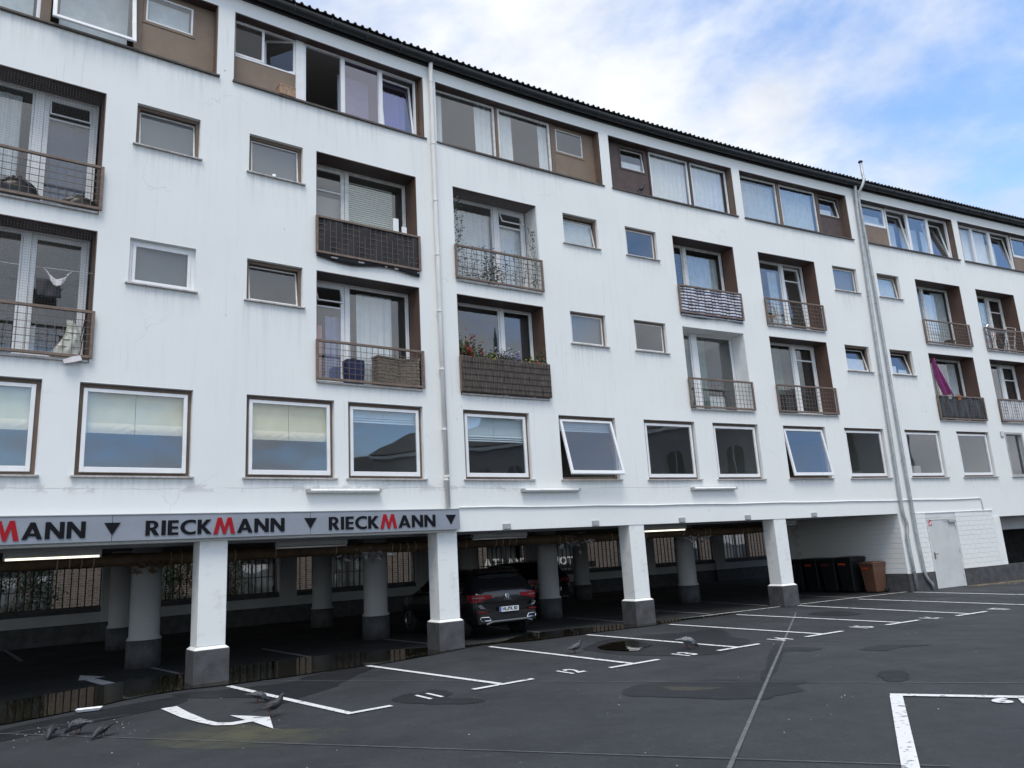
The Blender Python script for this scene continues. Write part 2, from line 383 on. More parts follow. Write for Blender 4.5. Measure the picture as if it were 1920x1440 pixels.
BLACKP = mat('black_plastic', (0.012, 0.013, 0.015), 0.42, var=0.2, scale=8)
BROWNP = mat('brown_plastic', (0.125, 0.062, 0.040), 0.5, var=0.12, scale=6)
ORANGE = mat('orange_label', (0.62, 0.065, 0.02), 0.5)
def water():
    m, t, b = newmat('puddle_water')
    b.inputs['Base Color'].default_value = (0.010, 0.009, 0.006, 1); b.inputs['Roughness'].default_value = 0.02; b.inputs['IOR'].default_value = 1.33
    b.inputs['Specular IOR Level'].default_value = 0.9
    n = t.nodes.new('ShaderNodeTexNoise'); n.inputs['Scale'].default_value = 4; co = t.nodes.new('ShaderNodeTexCoord'); t.links.new(co.outputs['Object'], n.inputs['Vector'])
    bp = t.nodes.new('ShaderNodeBump'); bp.inputs['Strength'].default_value = 0.015; bp.inputs['Distance'].default_value = 0.05
    t.links.new(n.outputs['Fac'], bp.inputs['Height']); t.links.new(bp.outputs[0], b.inputs['Normal'])
    return m
WATER = water()

# ================================================================ apartment building
B = empty('apartment_building', Matrix.Translation(W(12, 2, 0)))
B['world_children'] = 1
tag(B, 'long curved white apartment block over an open garage, brown window bands under a dark eave', 'building')

Z4 = (11.11, 12.70); Z3 = (7.80, 10.11); Z3S = (9.26, 10.11); Z2 = (5.20, 7.50); Z2S = (6.65, 7.51); Z1 = (3.345, 4.89)
SB, SE = -6.0, 37.0
F4 = {'a': (-2.0, 2.92), 'b': (3.24, 7.49), 'c': (7.82, 12.70), 'd': (13.02, 17.59), 'e': (17.91, 22.62), 'f': (23.32, 28.15), 'g': (28.48, 33.3)}
BAL = {'a': (-1.25, 1.07), 'd': (4.93, 7.23), 'e': (8.16, 10.51), 'h': (14.96, 17.25), 'i': (18.24, 20.64), 'l': (25.45, 27.86), 'm': (28.76, 31.05)}
SMALL = {'b': (1.56, 2.67), 'c': (3.56, 4.66), 'f': (11.29, 12.40), 'g': (13.30, 14.39), 'j': (21.42, 22.55), 'k': (23.51, 24.62)}
OFF = {'a': (-1.2, 0.455), 'b': (0.95, 2.70), 'c': (3.60, 5.30), 'd': (5.56, 7.23), 'e': (8.18, 9.92), 'f': (10.72, 12.43), 'g': (13.31, 15.04), 'h': (15.65, 17.34), 'i': (18.30, 20.03), 'j': (20.83, 22.60), 'k': (23.57, 25.33), 'l': (26.15, 27.90), 'm': (28.78, 29.80)}
OPEN = [(*v, *Z4) for v in F4.values()] + [(*v, *Z3) for v in BAL.values()] + [(*v, *Z2) for v in BAL.values()] + \
       [(*v, *Z3S) for v in SMALL.values()] + [(*v, *Z2S) for v in SMALL.values()] + [(*v, *Z1) for v in OFF.values()] + \
       [(SB, 22.65, -1, 2.29), (27.56, SE, -1, 2.06), (23.87, 25.28, -1, 2.10)]
def wall_mesh():
    ss = {SB, SE}; zs = {0.0, 13.02}
    for a, b, c, d in OPEN: ss |= {a, b}; zs |= {c, d}
    ss = sorted(k for k in ss if SB <= k <= SE); zs = sorted(k for k in zs if 0 <= k <= 13.02)
    S2 = []
    for a, b in zip(ss, ss[1:]):
        if b - a < 1e-6: continue
        n = max(1, int(math.ceil((b - a) / 0.6))); S2 += [a + (b - a) * i / n for i in range(n)]
    S2.append(ss[-1])
    mb = MB(); uv = []
    idx = {}
    def vid(s, z):
        k = (round(s, 4), round(z, 4))
        if k not in idx: idx[k] = len(mb.v); mb.v.append(tuple(W(s, 0, z))); uv.append((s, z))
        return idx[k]
    for a, b in zip(S2, S2[1:]):
        for c, d in zip(zs, zs[1:]):
            m, q = (a + b) / 2, (c + d) / 2
            if any(o[0] < m < o[1] and o[2] < q < o[3] for o in OPEN): continue
            mb.f.append((vid(a, c), vid(b, c), vid(b, d), vid(a, d))); mb.m.append(0)
    me = mb.mesh('wall', PL)
    ul = me.uv_layers.new(name='UVMap')
    for l in me.loops: ul.data[l.index].uv = uv[l.vertex_index]
    return me
WALL = put('wall', wall_mesh(), B)
WALL_T = B.matrix_basis.inverted()
def strip(name, m, s0, s1, prof, step=0.6, parent=B, smooth=False, close=True, cap=True):    # extrude a (d,z) profile along the facade
    n = max(1, int(math.ceil((s1 - s0) / step)))
    rings = [[W(s0 + (s1 - s0) * i / n, d, z) for d, z in prof] for i in range(n + 1)]
    mb = MB(); mb.loft(rings, 0, cap, close)
    return mb.build(name, m, parent, smooth=smooth)
def rect(d0, d1, z0, z1): return [(d0, z0), (d1, z0), (d1, z1), (d0, z1)]

# ---- rooms behind the windows
mb = MB()
for z0, z1 in ((2.46, 2.66), (4.98, 5.18), (7.58, 7.78), (10.2, 10.4), (12.82, 13.0)):
    n = 40
    rings = [[W(SB + (SE - SB) * i / n, d, z) for d, z in rect(0.03 if z0 > 2.5 else 0.45, 5.0, z0, z1)] for i in range(n + 1)]
    mb.loft(rings)
n = 40
mb.loft([[W(SB + (SE - SB) * i / n, d, z) for d, z in rect(4.6, 4.8, 2.5, 13.0)] for i in range(n + 1)])
for s in (SB, -2.6, 1.32, 3.08, 4.80, 7.65, 10.9, 12.86, 14.66, 17.75, 21.0, 22.95, 25.02, 28.32, 31.6, 34):
    for z0, z1 in ((5.19, 7.57), (7.79, 10.19)) + (((10.41, 12.81),) if s in (SB, 3.08, 7.65, 12.86, 17.75, 22.95, 28.32, 34) else ()):
        mb.box(-0.05, 0.05, 0.2, 4.6, z0, z1, T=FR(s))
for s in (SB, -2.6, 3.08, 7.62, 12.86, 17.75, 22.95, 28.32, 34):
    mb.box(-0.05, 0.05, 0.2, 4.6, 2.67, 4.97, T=FR(s))
mb.build('room_shell', INT, B)

# ---- generic window pieces (all local to their opening: x along, y inward, z up)
def wave(P, x0, x1, z0, z1, m, y=0.16, amp=0.025, wl=0.13, name='curtain', seed=0):
    rnd = random.Random(seed * 13 + int(x0 * 100)); n = max(4, int((x1 - x0) / 0.03)); mb = MB(); ph = rnd.random() * 6
    for i in range(n + 1):
        x = x0 + (x1 - x0) * i / n
        a = amp * (math.sin(ph + x * 2 * math.pi / wl) + 0.5 * math.sin(1.7 * ph + x * 2 * math.pi / (wl * 2.3)))
        mb.v += [(x, y + a * 0.6, z1), (x + a * 0.2, y + a, (z0 + z1) / 2), (x, y + a * 1.2, z0)]
        if i:
            o = 3 * (i - 1)
            for k in (0, 1): mb.f.append((o + k + 1, o + 4 + k, o + 3 + k, o + k)); mb.m.append(0)
    return mb.build(name, m, P, smooth=True)
def flat(P, x0, x1, z0, z1, m, y=0.10, name='blind', th=0.004):
    return MB().box(x0, x1, y, y + th, z0, z1).build(name, m, P)
def slats(P, x0, x1, z0, z1, m, y=0.10, pitch=0.05, name='blind'):
    mb = MB(); k = int((z1 - z0) / pitch)
    for i in range(k):
        z = z0 + i * pitch
        mb.add(((x0, y, z), (x1, y, z), (x1, y + 0.022, z + pitch * 0.93), (x0, y + 0.022, z + pitch * 0.93)), ((0, 1, 2, 3),))
    return mb.build(name, m, P)
def hinge(tilt, x0, x1, z0, z1, y=0.0):
    if not tilt: return Matrix.Identity(4)
    k, a = tilt
    if k == 'in': p = Vector((0, y, z0)); r = Matrix.Rotation(-R(a), 4, 'X')
    elif k == 'out': p = Vector((0, y, z1)); r = Matrix.Rotation(-R(a), 4, 'X')
    elif k == 'swing': p = Vector((x1, y, 0)); r = Matrix.Rotation(-R(a), 4, 'Z')
    else: p = Vector((x0, y, 0)); r = Matrix.Rotation(R(a), 4, 'Z')
    return Matrix.Translation(p) @ r @ Matrix.Translation(-p)
def unit(P, x0, x1, z0, z1, y=0.0, m=PVC, t=0.05, tb=None, tilt=None, g=GLASS, th=0.045, transom=None, hop=None, tt=None):
    T = hinge(tilt, x0, x1, z0, z1, y)
    tb = t if tb is None else tb; tt = t if tt is None else tt
    mb = MB().ring(x0, x1, z0, z1, t, y, y + th, tb=tb, tt=tt)
    if transom: mb.box(x0 + t, x1 - t, y + 0.003, y + th - 0.003, transom - 0.022, transom + 0.022)
    bevel(mb.build('sash', m, P, T), 0.006, 1)
    yy = y + th * 0.45
    def pane(a, b, c, d, TT):
        MB().box(a, b, yy, yy + 0.006, c, d).build('pane', g, P, TT)
    if transom:
        pane(x0 + t, x1 - t, z0 + tb, transom - 0.022, T)
        if hop:
            a, b, c, d = x0 + t, x1 - t, transom + 0.03, z1 - tt
            T2 = T @ hinge(('out', hop), a, b, c, d, y)
            bevel(MB().ring(a, b, c, d, 0.022, y - 0.012, y + 0.02).build('hopper_sash', m, P, T2), 0.004, 1)
            MB().box(a + 0.022, b - 0.022, y, y + 0.005, c + 0.022, d - 0.022).build('pane', g, P, T2)
        else: pane(x0 + t, x1 - t, transom + 0.022, z1 - tt, T)
    else: pane(x0 + t, x1 - t, z0 + tb, z1 - tt, T)
def lining(mb, w, h, d, k=0.014, mi=0, sides=True, top=True, bot=False, mt=None):
    y0, y1 = -d - 0.004, 0.05
    if sides:
        mb.box(-w/2, -w/2 + k, y0, y1, 0, h, mi); mb.box(w/2 - k, w/2, y0, y1, 0, h, mi)
    if top: mb.box(-w/2 + k, w/2 - k, y0 + 0.001, y1, h - k, h, mi if mt is None else mt)
    if bot: mb.box(-w/2 + k, w/2 - k, y0 + 0.001, y1, 0, k, mi)

# ---- small stair and bathroom windows
def small(key, Z, tilt=None, white=False, closed=None, cur=None, g=GLASS, frame=None):
    s0, s1 = SMALL[key]; z0, z1 = Z; d = 0.085; w, h = s1 - s0, z1 - z0
    mb = MB(); lining(mb, w, h, d, 0.012, 0)
    fm = PVC if white else (frame or BROWN)
    mb.ring(-w/2 + 0.012, w/2 - 0.012, 0.0, h - 0.012, 0.06, 0, 0.06, 1)
    P = mb.build('window', [WHITE, fm], B, FR((s0 + s1) / 2, d, z0))
    P['label'] = 'white plastic bathroom window' if white else 'small brown framed window'
    unit(P, -w/2 + 0.075, w/2 - 0.075, 0.065, h - 0.075, -0.012, PVC if white else PVCD, 0.055 if white else 0.028, tilt=tilt, g=g, th=0.04)
    MB().box(-w/2 - 0.035, w/2 + 0.035, -d - 0.055, -0.002, 0, 0.022).build('sill', SILLL, P)
    if cur == 'half': flat(P, -w/2 + 0.09, w/2 - 0.09, 0.08, h * 0.55, CURT, 0.12, 'curtain')
    if cur == 'dirty': flat(P, -w/2 + 0.09, w/2 - 0.09, 0.08, h * 0.85, CURTG, 0.10, 'curtain')
    if cur == 'grey': flat(P, -w/2 + 0.09, w/2 - 0.09, 0.06, h * 0.98, mat('frosted_film', (0.13, 0.135, 0.145), 0.5), 0.09, 'film')
    if cur == 'items':
        mb = MB()
        for i in range(4): mb.lathe([(0.03, 0), (0.035, 0.02), (0.03, 0.13), (0.012, 0.17)], 8, T=Matrix.Translation((0.02 + 0.1 * i, 0.10, 0.075)))
        mb.box(-0.38, -0.12, 0.09, 0.10, 0.08, 0.34); mb.build('bottle_row', CURT, P)
    return P
small('b', Z3S, ('in', 7), cur='grey'); small('c', Z3S, ('in', 4), cur='grey'); small('f', Z3S, ('in', 9), cur='dirty'); small('g', Z3S)
small('j', Z3S, cur='grey'); small('k', Z3S, ('in', 6), cur='dirty')
small('b', Z2S, white=True, cur='grey'); small('c', Z2S, ('in', 8)); small('f', Z2S, cur='grey'); small('g', Z2S); small('j', Z2S, ('in', 12), cur='half'); small('k', Z2S, ('in', 12), cur='items')
# white cup on the sill of the upper one
cup = MB().lathe([(0.03, 0), (0.036, 0.005), (0.036, 0.085), (0.030, 0.087), (0.028, 0.02)], 14).build('cup', CURT, None, FR(4.08, 0.05, 9.285), True)
tag(cup, 'small white cup standing on the sill of a brown framed window', 'cup')

# ---- first floor office windows
def office(key, tilt=None, cur=None, g=GLASS, grey=False):
    s0, s1 = OFF[key]; z0, z1 = Z1; d = 0.10; w, h = s1 - s0, z1 - z0
    mb = MB()
    if grey:
        mb.ring(-w/2, w/2, 0.0, h, 0.07, -d - 0.01, 0.06)
        P = mb.build('window', GREYM, B, FR((s0 + s1) / 2, d, z0)); t = 0.03
        unit(P, -w/2 + 0.075, w/2 - 0.075, 0.075, h - 0.075, -0.02, GREYM, 0.03, g=g)
    else:
        lining(mb, w, h, d, 0.012, 0)
        mb.ring(-w/2 + 0.012, w/2 - 0.012, 0.0, h - 0.012, 0.072, 0, 0.07, 1, tb=0.09)
        P = mb.build('window', [WHITE, BROWN], B, FR((s0 + s1) / 2, d, z0))
        unit(P, -w/2 + 0.08, w/2 - 0.08, 0.085, h - 0.09, -0.05, PVC, 0.062, tb=0.085, tilt=tilt, g=g, th=0.06)
    MB().box(-w/2 - 0.04, w/2 + 0.04, -d - 0.055, -0.002, 0, 0.028).build('sill', SILLL, P)
    a, b, c, e = -w/2 + 0.10, w/2 - 0.10, 0.13, h - 0.13
    if cur == 'cream':
        zm = c + (e - c) * 0.60
        for q0, q1 in ((a - 0.06, -0.004), (0.004, b + 0.06)):
            flat(P, q0, q1, zm, e + 0.1, CREAM, 0.075)
            mb = MB(); nx, nz = 16, 6
            for j in range(nz + 1):
                for i in range(nx + 1):
                    u = i / nx; v = j / nz; dip = math.sin(math.pi * u) ** 0.8
                    sg = 0.009 * math.sin(abs(u - 0.5) * 26 + v * 9) * (0.3 + abs(2 * u - 1)) * math.sin(math.pi * v)
                    mb.v.append((q0 + (q1 - q0) * u, 0.068 - 0.016 * math.sin(math.pi * v) + sg, zm + 0.01 - 0.17 * v))
            for j in range(nz):
                for i in range(nx):
                    o = j * (nx + 1) + i; mb.f.append((o + nx + 1, o + nx + 2, o + 1, o)); mb.m.append(0)
            mb.build('blind_hem', CREAM2, P, smooth=True)
    if cur in ('pleat', 'pleat2', 'pleat3'):
        k = {'pleat': 0.80, 'pleat2': 0.58, 'pleat3': 0.82}[cur]; zm = c + (e - c) * k
        mb = MB(); n = 6; hh = 0.14
        for q0, q1 in ((a - 0.06, -0.003), (0.003, b + 0.06)):
            mb.box(q0, q1, 0.08, 0.083, zm + hh, e + 0.1)
            for i in range(3):
                z = zm + hh * i / 3
                mb.add(((q0, 0.055, z), (q1, 0.055, z), (q1, 0.085, z + hh / 3), (q0, 0.085, z + hh / 3)), ((0, 1, 2, 3),))
        mb.build('blind', PLEAT, P)
    if cur == 'boxes':
        MB().box(-0.35, 0.25, 0.35, 0.6, 0.13, 0.45).box(-0.62, -0.36, 0.4, 0.5, 0.13, 0.25).build('window_shelf', INT, P)
    return P
office('a', cur='cream'); office('b', ('out', 1.5), 'cream'); office('c', ('out', 1), 'cream'); office('d', None, 'pleat'); office('e', None, 'pleat2')
office('f', ('out', 15), 'pleat3'); office('g'); office('h'); office('i', ('out', 9)); office('j'); office('k', cur='boxes'); office('l'); office('m', grey=True)

# ---- top floor window bands
def band(key, lm=BROWN, tm=DBROWN):
    s0, s1 = F4[key]; z0, z1 = Z4; d = 0.19; w, h = s1 - s0, z1 - z0
    mb = MB(); lining(mb, w, h, d, 0.02, 0, mt=1)
    P = mb.build('window_band', [lm, tm], B, FR((s0 + s1) / 2, d, z0))
    MB().box(-w/2 - 0.02, w/2 + 0.05, -d - 0.06, -0.002, 0, 0.035).build('sill', SILL, P)
    return P, (s0 + s1) / 2, w, h
def panel(P, x0, x1, z0, z1, m, hole=None, y=0.01):
    mb = MB()
    if hole:
        a, b, c, e = hole
        mb.box(x0, a, y, y + 0.04, z0, z1); mb.box(b, x1, y, y + 0.04, z0, z1); mb.box(a, b, y, y + 0.04, z0, c); mb.box(a, b, y, y + 0.04, e, z1)
        mb.ring(a - 0.05, b + 0.05, c - 0.05, e + 0.05, 0.05, y - 0.012, y)
    else: mb.box(x0, x1, y, y + 0.04, z0, z1)
    return mb.build('infill_panel', m, P)
def post(P, x0, x1, h, m, y=-0.02): return MB().box(x0, x1, y, y + 0.07, 0.035, h - 0.02).build('mullion', m, P)
H4 = Z4[1] - Z4[0]
zb, zt = 0.055, H4 - 0.025
# a
P, mid, w, h = band('a'); X = lambda s: s - mid
unit(P, X(-1.98), X(-0.0), zb, zt, 0, PVC, 0.06); flat(P, X(-1.9), X(-0.1), 0.1, zt, CURTG, 0.15, 'blind'); post(P, X(0.0), X(0.15), h, BROWN)
unit(P, X(0.16), X(1.47), zb, zt, -0.03, PVC, 0.065, tilt=('out', 13)); flat(P, X(0.3), X(1.4), 0.35, zt, CURTG, 0.25, 'blind')
post(P, X(1.48), X(1.60), h, BROWN)
panel(P, X(1.60), X(2.90), 0.035, h - 0.02, TAN, (X(1.66), X(2.50), 0.86, h - 0.14))
unit(P, X(1.66), X(2.50), 0.86, h - 0.14, -0.005, PVC, 0.035); flat(P, X(1.72), X(2.45), 0.9, h - 0.2, CURTG, 0.1, 'blind')
# b
P, mid, w, h = band('b'); X = lambda s: s - mid
unit(P, X(3.27), X(3.90), 0.78, zt, 0, PVC, 0.05, g=GLASSD); unit(P, X(3.90), X(4.55), 0.78, zt, 0, PVC, 0.05, tilt=('swing', 28), g=GLASSD)
MB().ring(X(3.26), X(4.55), 0.74, zt + 0.003, 0.035, 0.0015, 0.06).build('window_frame', PVC, P)
panel(P, X(3.26), X(4.55), 0.035, 0.738, TAN)
MB().box(X(4.553), X(4.73), -0.03, 0.06, 0.035, h - 0.021).build('mullion', PVC, P)
MB().ring(X(4.735), X(7.40), 0.036, zt + 0.003, 0.04, -0.012, 0.055).box(X(5.56), X(5.65), -0.013, 0.052, 0.077, zt - 0.04).box(X(6.47), X(6.56), -0.013, 0.052, 0.077, zt - 0.04).build('window_frame', PVC, P)
unit(P, X(5.655), X(6.465), 0.08, zt - 0.045, 0.0, PVC, 0.012, g=GLASSB); flat(P, X(5.7), X(6.45), 0.06, zt - 0.1, CURTG, 0.5, 'blind')
unit(P, X(6.565), X(7.355), 0.08, zt - 0.045, 0.0, PVC, 0.045, tilt=('in', 7), g=GLASSB)
wave(P, X(6.6), X(7.3), 0.1, zt - 0.25, CURT, 0.35, name='curtain')
post(P, X(7.41), X(7.46), h, BROWN2)
# c
P, mid, w, h = band('c'); X = lambda s: s - mid
unit(P, X(7.86), X(9.56), zb, zt, 0, PVCD, 0.055); post(P, X(9.565), X(9.635), h, BROWN); unit(P, X(9.64), X(11.24), zb, zt, 0, PVCD, 0.065)
post(P, X(11.245), X(11.36), h, BROWN)
panel(P, X(11.36), X(12.68), 0.035, h - 0.02, TAN, (X(11.42), X(12.28), 0.82, h - 0.13)); unit(P, X(11.42), X(12.28), 0.82, h - 0.13, -0.005, PVCD, 0.028)
for a, b in ((7.9, 8.16), (9.05, 9.5), (9.72, 10.12), (10.95, 11.2)): wave(P, X(a), X(b), 0.06, zt, CURT, 0.14, 0.03, 0.16)
MB().box(X(10.35), X(10.75), 0.2, 0.5, 0.06, 0.33).build('carton', INT, P)
# d
P, mid, w, h = band('d'); X = lambda s: s - mid
panel(P, X(13.04), X(14.52), 0.035, h - 0.02, DBROWN, (X(13.58), X(14.38), 0.85, h - 0.12)); unit(P, X(13.58), X(14.38), 0.85, h - 0.12, -0.005, PVCD, 0.025, tilt=('in', 6))
flat(P, X(13.62), X(14.35), 0.88, 1.12, CURT, 0.12, 'curtain')
post(P, X(14.525), X(14.575), h, DBROWN); unit(P, X(14.58), X(16.03), zb, zt, 0, PVC, 0.055); post(P, X(16.035), X(16.115), h, DBROWN); unit(P, X(16.12), X(17.55), zb, zt, 0, PVC, 0.055)
wave(P, X(14.6), X(16.0), 0.06, zt, CURT, 0.12, 0.02, 0.17); wave(P, X(16.15), X(17.5), 0.06, zt, CURT, 0.12, 0.02, 0.19)
# e
P, mid, w, h = band('e'); X = lambda s: s - mid
unit(P, X(17.95), X(19.62), zb, zt, 0, PVCD, 0.055); post(P, X(19.625), X(19.745), h, BROWN); unit(P, X(19.75), X(21.36), zb, zt, 0, PVCD, 0.055); post(P, X(21.365), X(21.48), h, BROWN2)
panel(P, X(21.48), X(22.60), 0.035, h - 0.02, DBROWN, (X(21.52), X(22.42), 0.84, h - 0.12)); unit(P, X(21.52), X(22.42), 0.84, h - 0.12, -0.005, PVCD, 0.03, tilt=('in', 8))
wave(P, X(17.98), X(19.6), 0.06, zt - 0.14, CURTG, 0.12, 0.02, 0.14); wave(P, X(19.8), X(21.3), 0.06, zt - 0.08, CURTG, 0.12, 0.02, 0.12)
flat(P, X(21.6), X(22.2), 0.88, 1.1, CURT, 0.13, 'curtain')
# f
P, mid, w, h = band('f'); X = lambda s: s - mid
unit(P, X(23.5), X(24.72), 0.80, zt, 0, PVC, 0.085, tilt=None); MB().box(X(23.6), X(24.6), 0.15, 0.155, 0.9, 1.25).build('blind', CURTG, P)
panel(P, X(23.34), X(24.74), 0.035, 0.795, TAN); post(P, X(23.36), X(23.495), h, BROWN)
MB().ring(X(24.745), X(28.10), 0.036, zt + 0.003, 0.06, -0.012, 0.055).box(X(25.83), X(25.95), -0.013, 0.052, 0.097, zt - 0.06).box(X(26.92), X(27.04), -0.013, 0.052, 0.097, zt - 0.06).build('window_frame', PVC, P)
unit(P, X(24.81), X(25.825), 0.1, zt - 0.062, 0.0, PVC, 0.05, tilt=('in', 8)); unit(P, X(25.955), X(26.915), 0.1, zt - 0.062, 0.0, PVC, 0.015); unit(P, X(27.045), X(28.035), 0.1, zt - 0.062, 0.0, PVC, 0.05, tilt=('in', 10))
for a, b, m in ((24.9, 25.7, CURT), (25.97, 26.9, CURTG), (27.1, 27.7, CURT)): flat(P, X(a), X(b), 0.1, zt - 0.35, m, 0.4, 'blind')
# g
P, mid, w, h = band('g'); X = lambda s: s - mid
MB().ring(X(28.52), X(31.85), 0.036, zt + 0.003, 0.05, -0.012, 0.055).box(X(29.48), X(29.58), -0.013, 0.052, 0.087, zt - 0.05).box(X(30.53), X(30.66), -0.013, 0.052, 0.087, zt - 0.05).build('window_frame', PVC, P)
unit(P, X(28.575), X(29.475), 0.09, zt - 0.052, 0.0, PVC, 0.015, g=GLASSD); unit(P, X(29.585), X(30.525), 0.09, zt - 0.052, 0.0, PVC, 0.015, g=GLASSD); unit(P, X(30.665), X(31.795), 0.09, zt - 0.052, 0.0, PVCD, 0.05, tilt=('in', 7))
flat(P, X(28.6), X(30.5), 0.08, zt - 0.04, CURT, 0.14, 'blind'); flat(P, X(30.7), X(31.6), 0.1, zt - 0.3, CREAM, 0.45, 'blind')
post(P, X(31.855), X(31.92), h, BROWN); unit(P, X(31.93), X(33.2), 0.72, zt, 0, PVC, 0.09); panel(P, X(31.92), X(33.28), 0.035, 0.715, TAN)

# ---- french balconies
def balcony(key, Z, lay, lm=BROWN2, tm=DBROWN, m=PVCD, net=False):
    """lay: list of (s0, s1, kind, opts); kind fixed | door"""
    s0, s1 = BAL[key]; z0, z1 = Z; d = 0.46; w, h = s1 - s0, z1 - z0; mid = (s0 + s1) / 2
    mb = MB(); lining(mb, w, h, d, 0.016, 0, mt=1)
    P = mb.build('balcony', [lm, tm], B, FR(mid, d, z0))
    MB().box(-w/2 + 0.016, w/2 - 0.016, -d - 0.05, 0.05, 0.0, 0.035).build('threshold', SILLL, P)
    X = lambda s: s - mid
    a, b = lay[0][0], lay[-1][1]
    f = MB().ring(X(a), X(b), 0.036, h - 0.017, 0.03, 0.0, 0.07)
    for u0, u1 in zip(lay, lay[1:]): f.box(X(u0[1]), X(u1[0]), -0.015, 0.065, 0.066, h - 0.047)
    f.build('door_frame', m, P)
    if X(a) > -w/2 + 0.02: MB().box(-w/2 + 0.0165, X(a) - 0.001, 0.002, 0.05, 0.036, h - 0.018).build('door_frame', m, P)
    for u in lay:
        k = dict(u[3]) if len(u) > 3 else {}
        x0, x1 = X(u[0]) + (0.032 if u is lay[0] else 0.002), X(u[1]) - (0.032 if u is lay[-1] else 0.002)
        for cu in k.pop('cur', []):
            c0, c1 = x0 + (x1 - x0) * cu[1], x0 + (x1 - x0) * cu[2]; q0, q1 = 0.06 + (h - 0.12) * cu[3], 0.06 + (h - 0.12) * cu[4]
            if cu[0] == 'wave': wave(P, c0, c1, q0, q1, cu[5], 0.16, 0.025, 0.16)
            elif cu[0] == 'slats': slats(P, c0, c1, q0, q1, cu[5], 0.10)
            else: flat(P, c0, c1, q0, q1, cu[5], 0.13, 'blind')
        unit(P, x0, x1, 0.069, h - 0.05, 0.01, m, t=0.085 if u[2] == 'door' else 0.035, tb=0.14 if u[2] == 'door' else 0.05, **k)
    # railing in front of the wall
    r = MB(); y0 = -d - 0.085; y1 = y0 + 0.045; xa, xb = -w/2 - 0.03, w/2 + 0.035; c, e = 0.055, 0.865
    r.ring(xa, xb, c, e, 0.05, y0, y1)
    for x in (xa + 0.012, xb - 0.03):
        for z in (c + 0.1, e - 0.1): r.box(x, x + 0.02, y1, -d + 0.006, z, z + 0.02)
    RL = bevel(r.build('railing', RAIL, P), 0.006, 1)
    g = MB(); yy = (y0 + y1) / 2; nv = int((xb - xa - 0.1) / 0.125); nh = 6; q = 0.0045
    for i in range(1, nv):
        x = xa + 0.05 + (xb - xa - 0.1) * i / nv; g.box(x - q, x + q, yy - q, yy + q, c + 0.05, e - 0.05)
    for i in range(1, nh):
        z = c + 0.05 + (e - c - 0.1) * i / nh; g.box(xa + 0.05, xb - 0.05, yy + q + 0.001, yy + 3 * q + 0.001, z - q, z + q)
    g.build('wire_grid', WIRE, P)
    if net:
        g = MB(); q = 0.0008; zz = h - 0.02; yn = -d + 0.02
        for i in range(int(w / 0.045)): x = -w/2 + 0.02 + i * 0.045; g.box(x - q, x + q, yn, yn + 2 * q, 0.04, zz)
        for i in range(int(zz / 0.045)): z = 0.04 + i * 0.045; g.box(-w/2 + 0.02, w/2 - 0.02, yn + 0.004, yn + 0.004 + 2 * q, z - q, z + q)
        g.build('bird_net', mat('net_cord_%s%d' % (key, int(z0)), (0.14, 0.14, 0.14), 0.8), P)
    return P
TZ = 2.31 - 0.42
balcony('a', Z3, [(-1.2, 0.05, 'fixed', dict(cur=[('wave', 0.3, 0.86, 0, 0.97, CURT)])), (0.19, 1.02, 'door', dict(transom=1.83, hop=14, cur=[('flat', 0.0, 1.0, 0, 0.80, mat('slate_blue_door', (0.09, 0.125, 0.20), 0.7))]))], m=PVC, net=True)
balcony('a', Z2, [(-1.2, 0.06, 'fixed', dict()), (0.17, 1.02, 'door', dict(cur=[('wave', 0.0, 0.2, 0, 0.3, CURT)]))], m=PVC, net=True)
balcony('d', Z3, [(4.96, 5.74, 'door', dict(transom=1.72, cur=[('flat', 0, 1, 0, 0.72, INT)])), (5.81, 7.20, 'fixed', dict(cur=[('slats', 0.02, 0.82, 0.05, 0.96, SLATM)]))])
balcony('d', Z2, [(4.96, 5.72, 'door', dict(transom=1.74, hop=24, cur=[('wave', 0.5, 0.95, 0, 0.7, mat('violet_curtain', (0.30, 0.32, 0.52), 0.9)), ('wave', 0.05, 0.4, 0.1, 0.6, mat('pink_curtain', (0.62, 0.30, 0.30), 0.9))])), (5.80, 7.20, 'fixed', dict(cur=[('wave', 0.18, 0.78, 0, 0.97, CURT)]))], m=PVC)
balcony('e', Z3, [(8.30, 9.53, 'fixed', dict(cur=[('wave', 0.02, 0.98, 0, 0.92, CURT)])), (9.62, 10.45, 'door', dict(transom=1.83, hop=26, cur=[('flat', 0, 1, 0, 0.80, CURT)]))], lm=WHITE, m=PVC, net=True)
balcony('e', Z2, [(8.22, 9.56, 'fixed', dict()), (9.66, 10.48, 'fixed', dict(cur=[('flat', 0, 1, 0, 1, DARKC)]))], m=PVC)
balcony('h', Z3, [(15.2, 15.70, 'fixed', dict(cur=[('slats', 0, 1, 0, 1, DARKC)])), (15.83, 17.21, 'fixed', dict(cur=[('wave', 0.05, 0.98, 0, 0.94, CURTG)]))])
balcony('h', Z2, [(15.2, 15.66, 'fixed', dict(cur=[('flat', 0, 1, 0, 1, GREENC)])), (15.86, 17.21, 'fixed', dict(cur=[('flat', 0.0, 0.30, 0, 0.98, GREENC), ('flat', 0.3, 0.72, 0.0, 0.22, CURT)]))], lm=WHITE, tm=WHITE, m=PVC)
balcony('i', Z3, [(18.5, 19.62, 'fixed', dict(cur=[('wave', 0.62, 0.95, 0, 0.9, CURTG)])), (19.74, 20.60, 'door', dict(transom=1.80, tilt=('in', 3)))], m=PVC)
